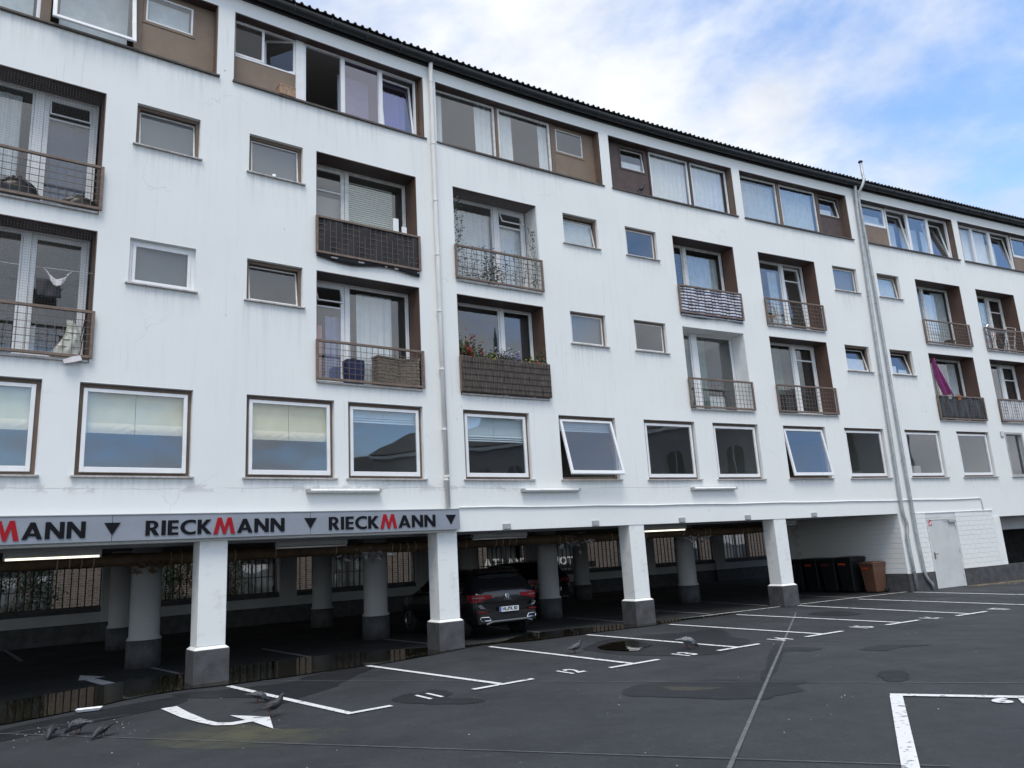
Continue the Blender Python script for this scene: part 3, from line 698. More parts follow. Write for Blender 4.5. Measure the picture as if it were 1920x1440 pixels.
balcony('i', Z2, [(18.5, 19.62, 'fixed', dict(cur=[('wave', 0.0, 0.72, 0.3, 0.98, GREENC), ('wave', 0.7, 1.0, 0, 0.98, DARKC)])), (19.72, 20.60, 'door', dict(transom=1.80, cur=[('wave', 0, 1, 0, 1, DARKC)]))], m=PVC)
balcony('l', Z3, [(25.62, 26.36, 'fixed', dict(cur=[('flat', 0, 1, 0, 1, CURTG)])), (26.46, 27.82, 'fixed', dict(cur=[('flat', 0.0, 0.45, 0, 0.92, CURT), ('wave', 0.45, 1.0, 0, 0.98, CURTG)]))])
balcony('l', Z2, [(25.62, 26.36, 'fixed', dict()), (26.46, 27.82, 'fixed', dict(cur=[('wave', 0.0, 0.55, 0.1, 0.95, mat('dull_violet_drape', (0.18, 0.10, 0.20), 0.9)), ('wave', 0.6, 0.95, 0, 0.98, CURT)]))])
balcony('m', Z3, [(29.2, 30.08, 'fixed', dict(cur=[('flat', 0, 1, 0, 0.9, CURTG)])), (30.18, 31.0, 'door', dict(transom=1.72, cur=[('flat', 0, 1, 0, 0.7, DARKC)]))])
balcony('m', Z2, [(29.2, 30.04, 'fixed', dict()), (30.18, 31.0, 'door', dict(transom=1.72, cur=[('flat', 0, 1, 0, 1, DARKC)]))], m=PVC)

# ---- eave: gutter, roof with its row of pantile ends
gp = [(-0.05 - 0.105 + 0.105 * math.cos(R(a)), 13.16 + 0.115 * math.sin(R(a))) for a in range(180, 361, 20)]
gp += [(p[0] * 0.93 - 0.010, 13.16 + (p[1] - 13.16) * 0.92) for p in reversed(gp)]
GU = strip('gutter', GUT, SB, SE, gp, 0.5, smooth=False)
bk = MB().tube([(0, -0.265, 13.19), (0, -0.262, 13.13), (0, -0.225, 13.06), (0, -0.155, 13.035), (0, -0.09, 13.055), (0, -0.05, 13.12)], 0.009, 6).mesh('gutter_bracket', mat('bracket_steel', (0.035, 0.037, 0.04), 0.4))
for i in range(46):
    put('gutter_bracket', bk, GU, FR(-3 + 0.82 * i))
strip('fascia_board', mat('eave_board', (0.03, 0.03, 0.03), 0.8), SB, SE, rect(-0.045, 0.03, 13.025, 13.24), 0.6)
RF = strip('roof', TILE, SB, SE, [(-0.16, 13.27), (6.0, 15.2), (6.0, 15.1), (-0.16, 13.24)], 0.6)
tm = MB(); ln = 0.42; rk = math.atan2(1.93, 6.16)
for k in range(2):
    pass
rings = []
for yv in (0.0, 0.02, ln):
    r0 = [(-0.084, 0.0), (-0.045, 0.002), (-0.036, 0.020), (-0.020, 0.040), (0.0, 0.046), (0.020, 0.040), (0.036, 0.020), (0.045, 0.002), (0.084, 0.0), (0.084, -0.014), (0.03, -0.012), (0.0, 0.030), (-0.03, -0.012), (-0.084, -0.014)]
    rings.append([(x, yv, z) for x, z in r0])
tm.loft(rings)
tme = tm.mesh('tile', TILE)
i = 0
s = -2.0
rt = random.Random(3)
while s < 34.5:
    T = FR(s, -0.215 + rt.uniform(-0.012, 0.012), 13.285 + rt.uniform(-0.004, 0.004)) @ Matrix.Rotation(rk, 4, 'X') @ Matrix.Rotation(rt.uniform(-0.02, 0.02), 4, 'Z')
    put('tile', tme, RF, T); s += 0.172

# ---- downpipes
def pipe(name, pts, r, m, brk, parent=B):
    o = MB().tube([W(*p) for p in pts], r, 14).build(name, m, parent, smooth=True)
    for s, d, z in brk:
        c = MB().lathe([(r + 0.001, -0.018), (r + 0.009, -0.016), (r + 0.009, 0.016), (r + 0.001, 0.018)], 14)
        c.box(-0.008, 0.008, r * 0.8, -d + 0.004, -0.012, 0.012)
        c.build('pipe_clip', m, o, FR(s, d, z))
    return o
pipe('downpipe', [(7.655, -0.13, 13.06), (7.655, -0.11, 12.95), (7.66, -0.085, 12.75), (7.67, -0.085, 8), (7.69, -0.085, 2.76)], 0.052, WPIPE, [(7.662, -0.085, z) for z in (12.6, 11.0, 9.6, 8.3, 7.0, 5.7, 4.4, 3.35)] + [(7.685, -0.085, 3.42)])
pipe('downpipe', [(23.0, -0.14, 13.05), (23.02, -0.11, 12.9), (22.98, -0.09, 12.2), (22.90, -0.09, 9.8), (22.78, -0.09, 5.6), (22.73, -0.09, 2.45), (22.76, -0.09, 2.2), (22.84, -0.09, 2.0), (22.82, -0.09, 1.8), (22.76, -0.09, 1.62), (22.78, -0.09, 1.0), (22.83, -0.09, 0.0)], 0.050, ZINC, [(23.0, -0.09, 12.6), (22.88, -0.09, 9.2), (22.81, -0.09, 6.6), (22.75, -0.09, 4.0), (22.77, -0.09, 1.5), (22.8, -0.09, 0.62)])
pipe('vent_pipe', [(23.40, -0.20, 13.95), (23.40, -0.20, 13.5), (23.36, -0.26, 13.30), (23.20, -0.27, 13.05), (23.14, -0.14, 12.85), (23.14, -0.09, 12.6), (23.19, -0.09, 9.5), (23.19, -0.09, 5.3), (23.20, -0.09, 1.7), (23.28, -0.09, 0.6), (23.31, -0.09, 0.42), (23.42, -0.09, 0.28), (23.53, -0.09, 0.18), (23.57, -0.09, 0.0)], 0.047, ZINC, [(23.16, -0.09, 11.3), (23.19, -0.09, 9.0), (23.19, -0.09, 6.3), (23.19, -0.09, 3.9), (23.2, -0.09, 2.3)])
MB().lathe([(0.05, -0.03), (0.075, 0.0), (0.078, 0.02), (0.055, 0.05)], 14).build('pipe_cap', GUT, B, FR(23.40, -0.20, 13.96), True)

# ---- conduit, junction plates, beam
cn = [(8.0, -0.02, 2.785)] + [(8.0 + i * 0.9, -0.02, 2.785 - 0.006 * i + 0.008 * math.sin(i * 1.9)) for i in range(1, 21)] + [(26.72, -0.02, 2.675), (26.78, -0.02, 2.64), (26.80, -0.02, 2.28)]
MB().tube([W(*p) for p in cn], 0.016, 8).build('conduit', WHITE, B, smooth=True)
for s in (9.14, 11.56, 14.24, 16.52, 19.05):
    MB().box(-0.095, 0.095, -0.035, 0.001, 0.006, 0.125).box(-0.085, 0.085, -0.045, -0.036, 0.02, 0.11).build('junction_box', GREYM, B, FR(s, 0, 2.295))
strip('beam_soffit', WHITE, SB, 22.66, [(0.002, 2.292), (0.42, 2.292), (0.42, 2.47), (0.38, 2.47), (0.38, 2.33), (0.002, 2.33)])
# ---- garage shell
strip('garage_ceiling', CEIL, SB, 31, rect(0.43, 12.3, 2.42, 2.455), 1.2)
D = 12.0
bw = MB()
def along(mb, s0, s1, d0, d1, z0, z1, mi):
    n = max(1, int((s1 - s0) / 1.5)); mb.loft([[W(s0 + (s1 - s0) * i / n, d, z) for d, z in rect(d0, d1, z0, z1)] for i in range(n + 1)], mi)
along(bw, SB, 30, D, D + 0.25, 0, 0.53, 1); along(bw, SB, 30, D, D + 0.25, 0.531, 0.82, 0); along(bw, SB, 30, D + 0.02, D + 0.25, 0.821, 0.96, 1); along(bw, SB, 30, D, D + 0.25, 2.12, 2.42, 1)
BW = bw.build('back_wall', [GWALL, PLINTH], B)
for s in (-1.2, 3.5, 8.2, 12.55, 14.03, 16.85, 22.25, 26.1):
    MB().box(-0.28, 0.28, D - 0.06, D + 0.24, 0.535, 2.418).box(-0.29, 0.29, D - 0.07, D + 0.24, 0, 0.533, 1).build('wall_pier', [GWALL, PLINTH], BW, FR(s))
GR = MB(); along(GR, SB, 30, D + 0.10, D + 0.13, 0.965, 1.0, 0); along(GR, SB, 30, D + 0.10, D + 0.13, 2.07, 2.115, 0)
GR = GR.build('bar_grille', BAR, B)
bm = MB().box(-0.014, 0.014, -0.014, 0.014, 1.001, 2.069).mesh('bar', BAR)
s = -4.0
while s < 29.5:
    put('bar', bm, GR, FR(s, D + 0.115)); s += 0.185
# front columns
for s0, s1 in ((2.90, 3.33), (7.45, 7.94), (12.55, 13.05), (17.45, 17.99)):
    w = 0.46; m = (s0 + s1) / 2
    c = MB().box(-w/2, w/2, 0.0, 0.42, 0.585, 2.291)
    c.loft([[(-w/2 - e, -e, z), (w/2 + e, -e, z), (w/2 + e, 0.42 + e, z), (-w/2 - e, 0.42 + e, z)] for e, z in ((0.055, 0.535), (0.0, 0.584))], 0)
    C = bevel(c.build('column', COLW, B, FR(m, 0.012)), 0.012, 2)
    bevel(MB().box(-w/2 - 0.055, w/2 + 0.055, -0.055, 0.475, 0, 0.533).build('plinth', PLINTH, C), 0.012, 2)
# round columns
for s, d in ((2.82, 3.75), (7.75, 3.75), (12.62, 3.75), (17.5, 3.75), (3.2, 8.6), (8.15, 8.6), (12.75, 8.7), (17.1, 9.0), (-2.2, 3.75)):
    C = MB().lathe([(0.325, 0.531), (0.325, 0.545), (0.285, 0.60), (0.285, 2.419)], 28).build('column', GWALL, B, FR(s, d), True)
    MB().lathe([(0.325, 0), (0.325, 0.53)], 28).build('plinth', PLINTH, C, smooth=True)
# lagged pipe, tray
lag = MB(); pts = []; rs = []
s = SB; rr = random.Random(5)
while s < 20.4:
    pts.append(W(s, 2.3 + 0.02 * math.sin(s), 2.085 + 0.012 * math.sin(s * 1.3))); rs.append(0.118 + rr.uniform(-0.006, 0.008)); s += 0.3
lag.tube(pts, rs, 14)
LG = lag.build('lagged_pipe', LAG, B, smooth=True)
rm = MB().lathe([(0.121, -0.012), (0.131, 0), (0.121, 0.012)], 14, cap=False).mesh('strap', mat('lagging_strap', (0.32, 0.24, 0.15), 0.6))
s = SB + 0.2
while s < 20.2:
    put('strap', rm, LG, FR(s, 2.3 + 0.02 * math.sin(s), 2.085 + 0.012 * math.sin(s * 1.3)) @ Matrix.Rotation(R(90), 4, 'Y')); s += rr.choice((0.19, 0.19, 0.8, 1.3))
for s, k in ((6.9, 0), (12.5, 1), (16.9, 1), (2.6, 2)):      # torn wrapping
    mb = MB(); q = random.Random(int(s * 10))
    for i in range(60):
        c = Vector((q.gauss(0, 0.28), q.gauss(0, 0.07), q.gauss(-0.02, 0.07))); a = [Vector((q.uniform(-.12, .12), q.uniform(-.05, .05), q.uniform(-.10, .07))) for _ in range(4)]
        mb.poly([c + v for v in a])
    mb.build('torn_wrapping', FOIL if k < 2 else LAG, LG, FR(s, 2.28, 2.02))['kind'] = 'stuff'
strip('cable_tray', TRAY, SB, 21.5, [(0.9, 2.26), (1.12, 2.26), (1.12, 2.31), (1.11, 2.31), (1.11, 2.27), (0.91, 2.27), (0.91, 2.31), (0.9, 2.31)], 1.0)

# ---- side wall of the garage, entrance wall, painted blocks
bl = MB().box(-0.1475, 0.1475, -0.010, 0.0, 0.0, 0.136).mesh('block', WHITE)
blk = put('block', bl); bevel(blk, 0.004, 1)
dg = bpy.context.evaluated_depsgraph_get(); bme = bpy.data.meshes.new_from_object(blk.evaluated_get(dg)); bme.name = 'block'
bpy.data.objects.remove(blk)
bhm = bme.copy(); 
for v in bhm.vertices: v.co.x *= 0.5
MORTAR = mat('painted_joint', (0.63, 0.635, 0.64), 0.8, var=0.05)
SWT = FR(22.64) @ Matrix.Rotation(R(90), 4, 'Z')     # x runs inward, y faces away from the garage
SW = MB().box(0.0, 4.4, -0.24, 0.0, 0.0, 2.41).build('side_wall', MORTAR, B, SWT)
MB().box(0.02, 4.4, 0.001, 0.014, 0.0, 0.53).build('plinth', PLINTH, SW)
strip('store_back_wall', GWALL, 22.45, 36.9, rect(4.2, 4.41, 0, 2.415), 1.2)
rq = random.Random(9)
for r in range(12):
    z = 0.535 + r * 0.147
    for i in range(13):
        x = 0.15 + 0.30 * i + (0.15 if r % 2 else 0)
        if r % 2 and i == 0: put('block', bme, SW, Matrix.Translation((0.076, 0.001, z)) @ Matrix.Rotation(R(180), 4, 'Z') @ Matrix.Diagonal((0.49, 1, 1, 1)))
        put('block', bme, SW, Matrix.Translation((x, rq.uniform(-0.0005, 0.002), z)) @ Matrix.Rotation(R(180), 4, 'Z'))
EW = MB().box(0, 0.46, -0.016, 0.001, 0.50, 2.262).box(1.92, 3.86, -0.016, 0.001, 0.50, 2.262).box(0.4601, 1.9199, -0.016, 0.001, 2.12, 2.2619).build('entrance_wall', MORTAR, B, FR(23.38, 0.0))
a0 = 0.0
for r in range(12):
    z = 0.52 + r * 0.145
    for lo, hi in ((0.0, 0.46), (1.92, 3.86)):
        x = lo + (0.0 if r % 2 else -0.15)
        while x < hi:
            xa, xb = max(x, lo) + 0.002, min(x + 0.30, hi) - 0.002
            if xb - xa > 0.06:
                o = put('block', bme, EW, Matrix.Translation(((xa + xb) / 2, -0.016 + rq.uniform(-0.003, 0.001), z)) @ Matrix.Diagonal(((xb - xa) / 0.295, 1, 1, 1)))
            x += 0.30
strip('wall_coping', WHITE, 23.36, 27.27, rect(-0.034, 0.0, 2.263, 2.285), 1)
MB().box(0, 0.34, -0.02, 0.35, 0.53, 2.07).build('wall_pier', WHITE, B, FR(27.24))
for a, b in ((22.62, 23.865), (25.285, 27.6)): strip('plinth', PLINTH, a, b, rect(-0.032, 0.02, 0, 0.525), 1)
strip('low_wall', PLINTH, 27.601, 36.5, rect(-0.03, 0.22, 0, 0.52), 1)
# dark bay on the right
strip('bay_lintel', GWALL, 27.6, 36.9, rect(0.55, 0.8, 1.62, 2.3), 1)
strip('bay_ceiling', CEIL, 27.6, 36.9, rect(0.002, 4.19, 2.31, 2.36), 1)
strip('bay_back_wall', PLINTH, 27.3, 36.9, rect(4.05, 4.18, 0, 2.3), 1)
for s in (27.58, 36.9): MB().box(-0.06, 0.0, 0.36, 4.04, 0, 2.3).build('bay_side_wall', GWALL, B, FR(s))
# steel door
DR = MB().ring(0, 1.40, 0.0, 2.098, 0.045, -0.022, 0.10, tb=0.01).build('door', PVCD, B, FR(23.875, 0.0))
bevel(MB().box(0.05, 1.35, -0.012, 0.04, 0.012, 2.05).build('door_leaf', DOORM, DR), 0.006, 2)
MB().box(0.10, 0.14, -0.022, -0.011, 0.88, 1.08).tube([(0.12, -0.02, 1.03), (0.12, -0.065, 1.03), (0.24, -0.065, 1.03)], 0.010, 8).build('door_handle', mat('dark_handle', (0.05, 0.05, 0.05), 0.3), DR)
MB().box(1.02, 1.34, -0.075, -0.011, 1.95, 2.02).box(0.78, 1.10, -0.06, -0.045, 2.04, 2.06).build('door_closer', GREYM, DR)
for z in (0.25, 1.0, 1.75): MB().lathe([(0.014, 0), (0.014, 0.12)], 10, T=Matrix.Translation((1.352, -0.016, z))).build('hinge', GREYM, DR)
MB().box(-0.06, 1.46, -0.12, -0.001, 0, 0.011).build('door_step', PLINTH, DR)
sg = empty('extinguisher_sign', FR(24.02, -0.012, 1.88)); tag(sg, 'small red fire extinguisher sign on the top corner of the grey steel door', 'sign')
MB().box(-0.08, 0.08, -0.004, 0.0, 0, 0.21).build('plate', RED, sg)
m = MB(); m.box(-0.06, -0.03, -0.0055, -0.004, 0.02, 0.10); m.box(-0.055, -0.035, -0.0055, -0.004, 0.11, 0.125); m.add([(-0.062, -0.0055, 0.14), (-0.028, -0.0055, 0.14), (-0.045, -0.0055, 0.19)], [(0, 1, 2)])
m.box(0.01, 0.045, -0.0055, -0.004, 0.02, 0.11); m.box(0.02, 0.035, -0.0055, -0.004, 0.112, 0.13); m.box(0.038, 0.062, -0.0055, -0.004, 0.12, 0.13); m.box(0.05, 0.062, -0.0055, -0.004, 0.06, 0.119)
m.build('pictogram', CURT, sg)
wp = empty('wall_plaque', FR(28.62, 0, 4.72)); tag(wp, 'tiny pale plaque on the white wall beside the grey framed window', 'plaque')
MB().box(-0.08, 0.08, -0.03, 0.0, 0, 0.19).build('plate', GREYM, wp); MB().box(-0.06, 0.06, -0.034, -0.0305, 0.02, 0.17).build('face', PVCD, wp)

# ================================================================ fascia sign
def shape(name, loops, m, ext=0.012, parent=None, T=None):
    cu = bpy.data.curves.new(name, 'CURVE'); cu.dimensions = '2D'; cu.fill_mode = 'BOTH'; cu.extrude = ext / 2
    for lp in loops:
        sp = cu.splines.new('POLY'); sp.points.add(len(lp) - 1)
        for p, q in zip(sp.points, lp): p.co = (q[0], q[1], 0, 1)
        sp.use_cyclic_u = True
    o = bpy.data.objects.new(name, cu); col.objects.link(o)
    me = bpy.data.meshes.new_from_object(o.evaluated_get(bpy.context.evaluated_depsgraph_get()))
    bpy.data.objects.remove(o); bpy.data.curves.remove(cu)
    me.name = name; me.materials.clear(); me.materials.append(m)
    return put(name, me, parent, T)
def arc(cx, cy, rx, ry, a0, a1, n=14): return [(cx + rx * math.cos(R(a0 + (a1 - a0) * i / n)), cy + ry * math.sin(R(a0 + (a1 - a0) * i / n))) for i in range(n + 1)]
GLY = {   # outlines for a cap height of 1: (width, loops)
 'R': (0.66, [[(0, 0), (0.2, 0), (0.2, 0.38), (0.24, 0.38), (0.42, 0), (0.66, 0), (0.45, 0.42)] + arc(0.31, 0.70, 0.29, 0.30, -55, 90, 10) + [(0, 1)], [(0.2, 0.53), (0.2, 0.85)] + arc(0.28, 0.69, 0.13, 0.16, 90, -90, 8)]),
 'I': (0.2, [[(0, 0), (0.2, 0), (0.2, 1), (0, 1)]]),
 'E': (0.52, [[(0, 0), (0.52, 0), (0.52, 0.17), (0.2, 0.17), (0.2, 0.42), (0.50, 0.42), (0.50, 0.58), (0.2, 0.58), (0.2, 0.83), (0.52, 0.83), (0.52, 1), (0, 1)]]),
 'C': (0.76, [arc(0.52, 0.5, 0.52, 0.52, 62, 298, 24) + [(0.76, 0.26)] + arc(0.54, 0.5, 0.34, 0.34, 310, 50, 20) + [(0.76, 0.74)]]),
 'K': (0.72, [[(0, 0), (0.2, 0), (0.2, 0.44), (0.47, 0), (0.72, 0), (0.36, 0.52), (0.68, 1), (0.44, 1), (0.2, 0.62), (0.2, 1), (0, 1)]]),
 'M': (0.98, [[(0, 0), (0.19, 0), (0.29, 0.64), (0.43, 0), (0.55, 0), (0.69, 0.64), (0.79, 0), (0.98, 0), (0.80, 1), (0.63, 1), (0.49, 0.40), (0.35, 1), (0.18, 1)]]),
 'A': (0.84, [[(0, 0), (0.21, 0), (0.28, 0.19), (0.56, 0.19), (0.63, 0), (0.84, 0), (0.52, 1), (0.32, 1)], [(0.33, 0.35), (0.42, 0.68), (0.51, 0.35)]]),
 'N': (0.80, [[(0, 0), (0.2, 0), (0.2, 0.62), (0.60, 0), (0.80, 0), (0.80, 1), (0.60, 1), (0.60, 0.38), (0.2, 1), (0, 1)]])}
SG = empty('fascia_sign', Matrix.Translation(W(4, -0.15, 2.31))); SG['world_children'] = 1
tag(SG, 'long grey fascia sign over the garage entrance with black and red RIECKMANN lettering', 'sign')
j = SB
cuts = [-6.0, -3.1, -0.02, 1.52, 4.75, 7.915]
for a, b in zip(cuts, cuts[1:]):
    strip('sign_panel', SIGNG, a + 0.004, b - 0.004, rect(-0.155, -0.004, 2.335, 2.735), 0.6, SG)
strip('top_trim', GREYM, -6, 7.92, rect(-0.165, -0.001, 2.738, 2.752), 0.6, SG)
def word(s0, s1, txt, cap, z):
    tot = sum(GLY[c][0] * (1.17 if c == 'M' else 1) for c in txt) + 0.10 * (len(txt) - 1)
    k = (s1 - s0) / tot; s = s0
    for c in txt:
        big = 1.17 if c == 'M' else 1.0; g = GLY[c]; w = g[0] * k * big
        lp = [[(p[0] * k * big - w / 2, p[1] * cap * big) for p in l] for l in g[1]]
        shape('letter', lp, SIGNR if c == 'M' else SIGNK, 0.012, SG, FL(s + w / 2, -0.163, z - (0.012 if big > 1 else 0)))
        s += w + 0.10 * k
def tri(s, z):
    shape('triangle', [[(-0.115, 0.19), (0, 0), (0.115, 0.19)]], SIGNK, 0.012, SG, FL(s, -0.163, z))
word(-1.12, 1.15, 'RIECKMANN', 0.25, 2.40); tri(1.52, 2.43); word(2.00, 4.27, 'RIECKMANN', 0.235, 2.405); tri(4.75, 2.44); word(5.10, 7.34, 'RIECKMANN', 0.235, 2.405); tri(7.70, 2.44)

# ================================================================ lamps
def wall_lamp(s0, s1, where):
    t = empty('wall_lamp', FR((s0 + s1) / 2, 0, 3.09)); w = s1 - s0
    tag(t, 'weathered fluorescent wall lamp, unlit, ' + where, 'lamp', 'fluorescent lamps along the beam')
    bevel(MB().box(-w/2, w/2, -0.05, 0.0, 0.012, 0.075).build('housing', GREYM, t), 0.008, 2)
    mb = MB(); prof = [(-0.045, 0.0), (-0.12, 0.012), (-0.135, 0.038), (-0.12, 0.066), (-0.051, 0.078), (-0.051, 0.0)]
    mb.loft([[(x, y, z) for y, z in prof] for x in (-w/2 + 0.05, w/2 - 0.05)]); mb.build('diffuser', TUBE_OFF, t)
    for x in (-w/2, w/2 - 0.049): MB().box(x, x + 0.049, -0.13, -0.051, 0.004, 0.072).build('end_cap', GREYM, t)
    return t
wall_lamp(4.72, 6.20, 'below the pair of office windows with cream and pleated blinds'); wall_lamp(9.56, 11.13, 'below the window that is propped wide open'); wall_lamp(14.64, 16.17, 'third along, between the middle and the last free garage column')
def tube_lamp(s0, s1, lit, where, d=1.2, z=2.10):
    t = empty('tube_lamp', FR((s0 + s1) / 2, d, z)); w = s1 - s0
    tag(t, ('lit' if lit else 'unlit') + ' tube lamp on the garage ceiling ' + where, 'lamp', 'tube lamps in the garage')
    T = Matrix.Translation((-w/2, 0, 0.05)) @ Matrix.Rotation(R(90), 4, 'Y')
    MB().lathe([(0.018, 0.0), (0.018, w)], 10, T=T).build('tube', TUBE_ON if lit else TUBE_OFF, t, smooth=True)
    MB().box(-w/2 - 0.03, w/2 + 0.03, -0.05, 0.05, 0.078, 0.16).box(-w/2 - 0.03, -w/2 - 0.001, -0.02, 0.02, 0.03, 0.077).box(w/2 + 0.001, w/2 + 0.03, -0.02, 0.02, 0.03, 0.077).build('housing', GREYM, t)
    for x in (-w/3, w/3): MB().box(x - 0.006, x + 0.006, -0.006, 0.006, 0.161, 2.42 - z).build('hanger', GREYM, t)
tube_lamp(0.22, 1.56, True, 'behind the second sign word'); tube_lamp(4.6, 6.0, False, 'between the first two front columns'); tube_lamp(9.0, 10.4, False, 'above the black car')
tube_lamp(14.0, 15.4, True, 'between the last two front columns'); tube_lamp(18.4, 19.6, False, 'close to the bins'); tube_lamp(12.15, 12.85, True, 'deep inside behind the black car', 6.0, 2.0)

# ---- dirt run-off below the sills
def runoff():
    m, t, b = newmat('run_off_dirt'); nn = t.nodes.new; lk = t.links.new
    b.inputs['Base Color'].default_value = (0.20, 0.195, 0.185, 1); b.inputs['Roughness'].default_value = 0.9
    co = nn('ShaderNodeTexCoord'); g = nn('ShaderNodeSeparateXYZ'); lk(co.outputs['Generated'], g.inputs[0])
    inf = nn('ShaderNodeObjectInfo'); ad = nn('ShaderNodeVectorMath'); ad.operation = 'ADD'; lk(co.outputs['Object'], ad.inputs[0])
    cb = nn('ShaderNodeCombineXYZ'); rm = nn('ShaderNodeMath'); rm.operation = 'MULTIPLY'; lk(inf.outputs['Random'], rm.inputs[0]); rm.inputs[1].default_value = 60; lk(rm.outputs[0], cb.inputs[0]); lk(cb.outputs[0], ad.inputs[1])
    mp = nn('ShaderNodeMapping'); mp.inputs['Scale'].default_value = (11, 1, 0.55); lk(ad.outputs[0], mp.inputs[0])
    n = nn('ShaderNodeTexNoise'); n.inputs['Scale'].default_value = 1; n.inputs['Detail'].default_value = 6; n.inputs['Roughness'].default_value = 0.65; lk(mp.outputs[0], n.inputs['Vector'])
    r = nn('ShaderNodeMapRange'); r.inputs[1].default_value = 0.46; r.inputs[2].default_value = 0.74; lk(n.outputs['Fac'], r.inputs[0])
    p = nn('ShaderNodeMath'); p.operation = 'POWER'; lk(g.outputs[2], p.inputs[0]); p.inputs[1].default_value = 1.6
    ed = nn('ShaderNodeMath'); ed.operation = 'PINGPONG'; lk(g.outputs[0], ed.inputs[0]); ed.inputs[1].default_value = 0.5
    er = nn('ShaderNodeMapRange'); er.inputs[2].default_value = 0.05; lk(ed.outputs[0], er.inputs[0])
    a = nn('ShaderNodeMath'); a.operation = 'MULTIPLY'; lk(r.outputs[0], a.inputs[0]); lk(p.outputs[0], a.inputs[1])
    a2 = nn('ShaderNodeMath'); a2.operation = 'MULTIPLY'; lk(a.outputs[0], a2.inputs[0]); lk(er.outputs[0], a2.inputs[1])
    a3 = nn('ShaderNodeMath'); a3.operation = 'MULTIPLY'; lk(a2.outputs[0], a3.inputs[0]); a3.inputs[1].default_value = 0.24; lk(a3.outputs[0], b.inputs['Alpha'])
    return m
RUN = runoff()
rr_ = random.Random(12)
for a, b, c, e in OPEN[:-3]:
    if c < 3.2 : continue
    nseg = 6; ln_ = rr_.uniform(0.55, 1.1) if c > 3.5 else 0.42
    mb = MB(); x0, x1 = a - 0.10, b + 0.12; mid_ = (a + b) / 2
    if c in (Z3[0], Z2[0]): ln_ = min(ln_, 0.27)
    mb.quad((x0 - mid_, 0, -ln_), (x1 - mid_, 0, -ln_), (x1 - mid_, 0, 0.0), (x0 - mid_, 0, 0.0))
    o = put('dirt_run', mb.mesh('dirt_run', RUN), WALL); o.matrix_parent_inverse = Matrix.Identity(4); o.matrix_basis = FR(mid_, -0.007, c)

# ================================================================ ground
GD = struct(MB().quad((-260, -260, 0), (300, -260, 0), (300, 300, 0), (-260, 300, 0)).build('ground', ASPH))
gf = MB(); n = 30
for i in range(n):
    a, b = SB + (22.6 - SB) * i / n, SB + (22.6 - SB) * (i + 1) / n
    gf.quad(W(a, 0.10, 0.004), W(b, 0.10, 0.004), W(b, 12.0, 0.004), W(a, 12.0, 0.004))
for i in range(8):
    a, b = 22.6 + 8.0 * i / 8, 22.6 + 8.0 * (i + 1) / 8
    gf.quad(W(a, 4.42, 0.004), W(b, 4.42, 0.004), W(b, 12.0, 0.004), W(a, 12.0, 0.004))
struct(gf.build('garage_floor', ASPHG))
def wob(pts, n=6, amp=0.05, seed=1):
    q = random.Random(seed); outp = []
    for i in range(len(pts)):
        a = Vector(pts[i]); b = Vector(pts[(i + 1) % len(pts)]); c = Vector(pts[i - 1]); d = Vector(pts[(i + 2) % len(pts)])
        for k in range(n):
            t = k / n
            p = 0.5 * ((2 * a) + (b - c) * t + (2 * c - 5 * a + 4 * b - d) * t * t + (3 * a - c - 3 * b + d) * t ** 3)
            outp.append((p.x + q.gauss(0, amp * 0.4), p.y + q.gauss(0, amp * 0.4)))
    return outp
def ground_shape(name, pts, z, m, parent=None, n=6, amp=0.03, seed=1):
    lp = wob(pts, n, amp, seed) if n else pts
    o = shape(name, [lp], m, 0.0, parent, Matrix.Translation((0, 0, z)))
    return o
def bar(mb, a, b, w, z, rnd=None):
    a, b = Vector(a[:2]), Vector(b[:2]); t = (b - a).normalized(); nrm = Vector((-t.y, t.x)) * w / 2
    mb.quad((a.x - nrm.x, a.y - nrm.y, z), (b.x - nrm.x, b.y - nrm.y, z), (b.x + nrm.x, b.y + nrm.y, z), (a.x + nrm.x, a.y + nrm.y, z))
ZL = 0.012
def line(a, b, w=0.10, m=LINE, name='parking_line', z=ZL):
    mb = MB(); bar(mb, a, b, w, z); return mb.build(name, m, GD)
STALL = [(3.22, 3.58, -0.65, -4.37), (5.62, 6.0, -0.6, -4.27), (8.36, 8.46, -0.35, -4.45), (10.68, 10.86, -0.55, -4.55), (12.98, 13.16, -0.62, -4.60), (15.34, 15.5, -0.4, -4.68), (17.85, 17.62, -0.10, -4.85), (20.05, 19.88, -0.25, -4.9), (22.58, 22.42, -0.14, -5.0)]
for i, (sa, sb, da, db) in enumerate(STALL):
    mb = MB(); bar(mb, W(sa, da), W(sb, db), 0.10, ZL)
    t0, t1 = (-0.05, 0.58) if i == 0 else (-0.52, 0.56)
    if i < 7: bar(mb, W(sb + t0, db - 0.03), W(sb + t1, db - 0.03), 0.10, ZL + 0.001)
    mb.build('parking_line', LINE, GD)
for sa, sb, da, db in ((2.9, 3.1, 3.4, 1.3), (5.35, 5.5, 4.4, 0.55), (7.75, 7.92, 3.3, 1.1), (10.5, 10.4, 4.2, 0.35), (12.9, 12.85, 3.4, 0.55), (15.3, 15.2, 4.2, 0.4), (17.9, 17.55, 3.8, 0.6), (20.6, 20.4, 2.6, 0.05)):
    line(W(sa, da), W(sb, db), 0.09, LINEW)
mb = MB()
for i in range(20):
    a = 13.4 + 9.3 * i / 20; bar(mb, W(a, 0.13), W(a + 9.3 / 20 + 0.01, 0.13), 0.07, ZL + 0.0005)
bar(mb, W(9.0, 0.03), W(9.9, 0.04), 0.07, ZL + 0.0005); bar(mb, W(9.9, 0.04), W(10.5, 0.08), 0.07, ZL + 0.0005)
mb.build('edge_line', LINE, GD)
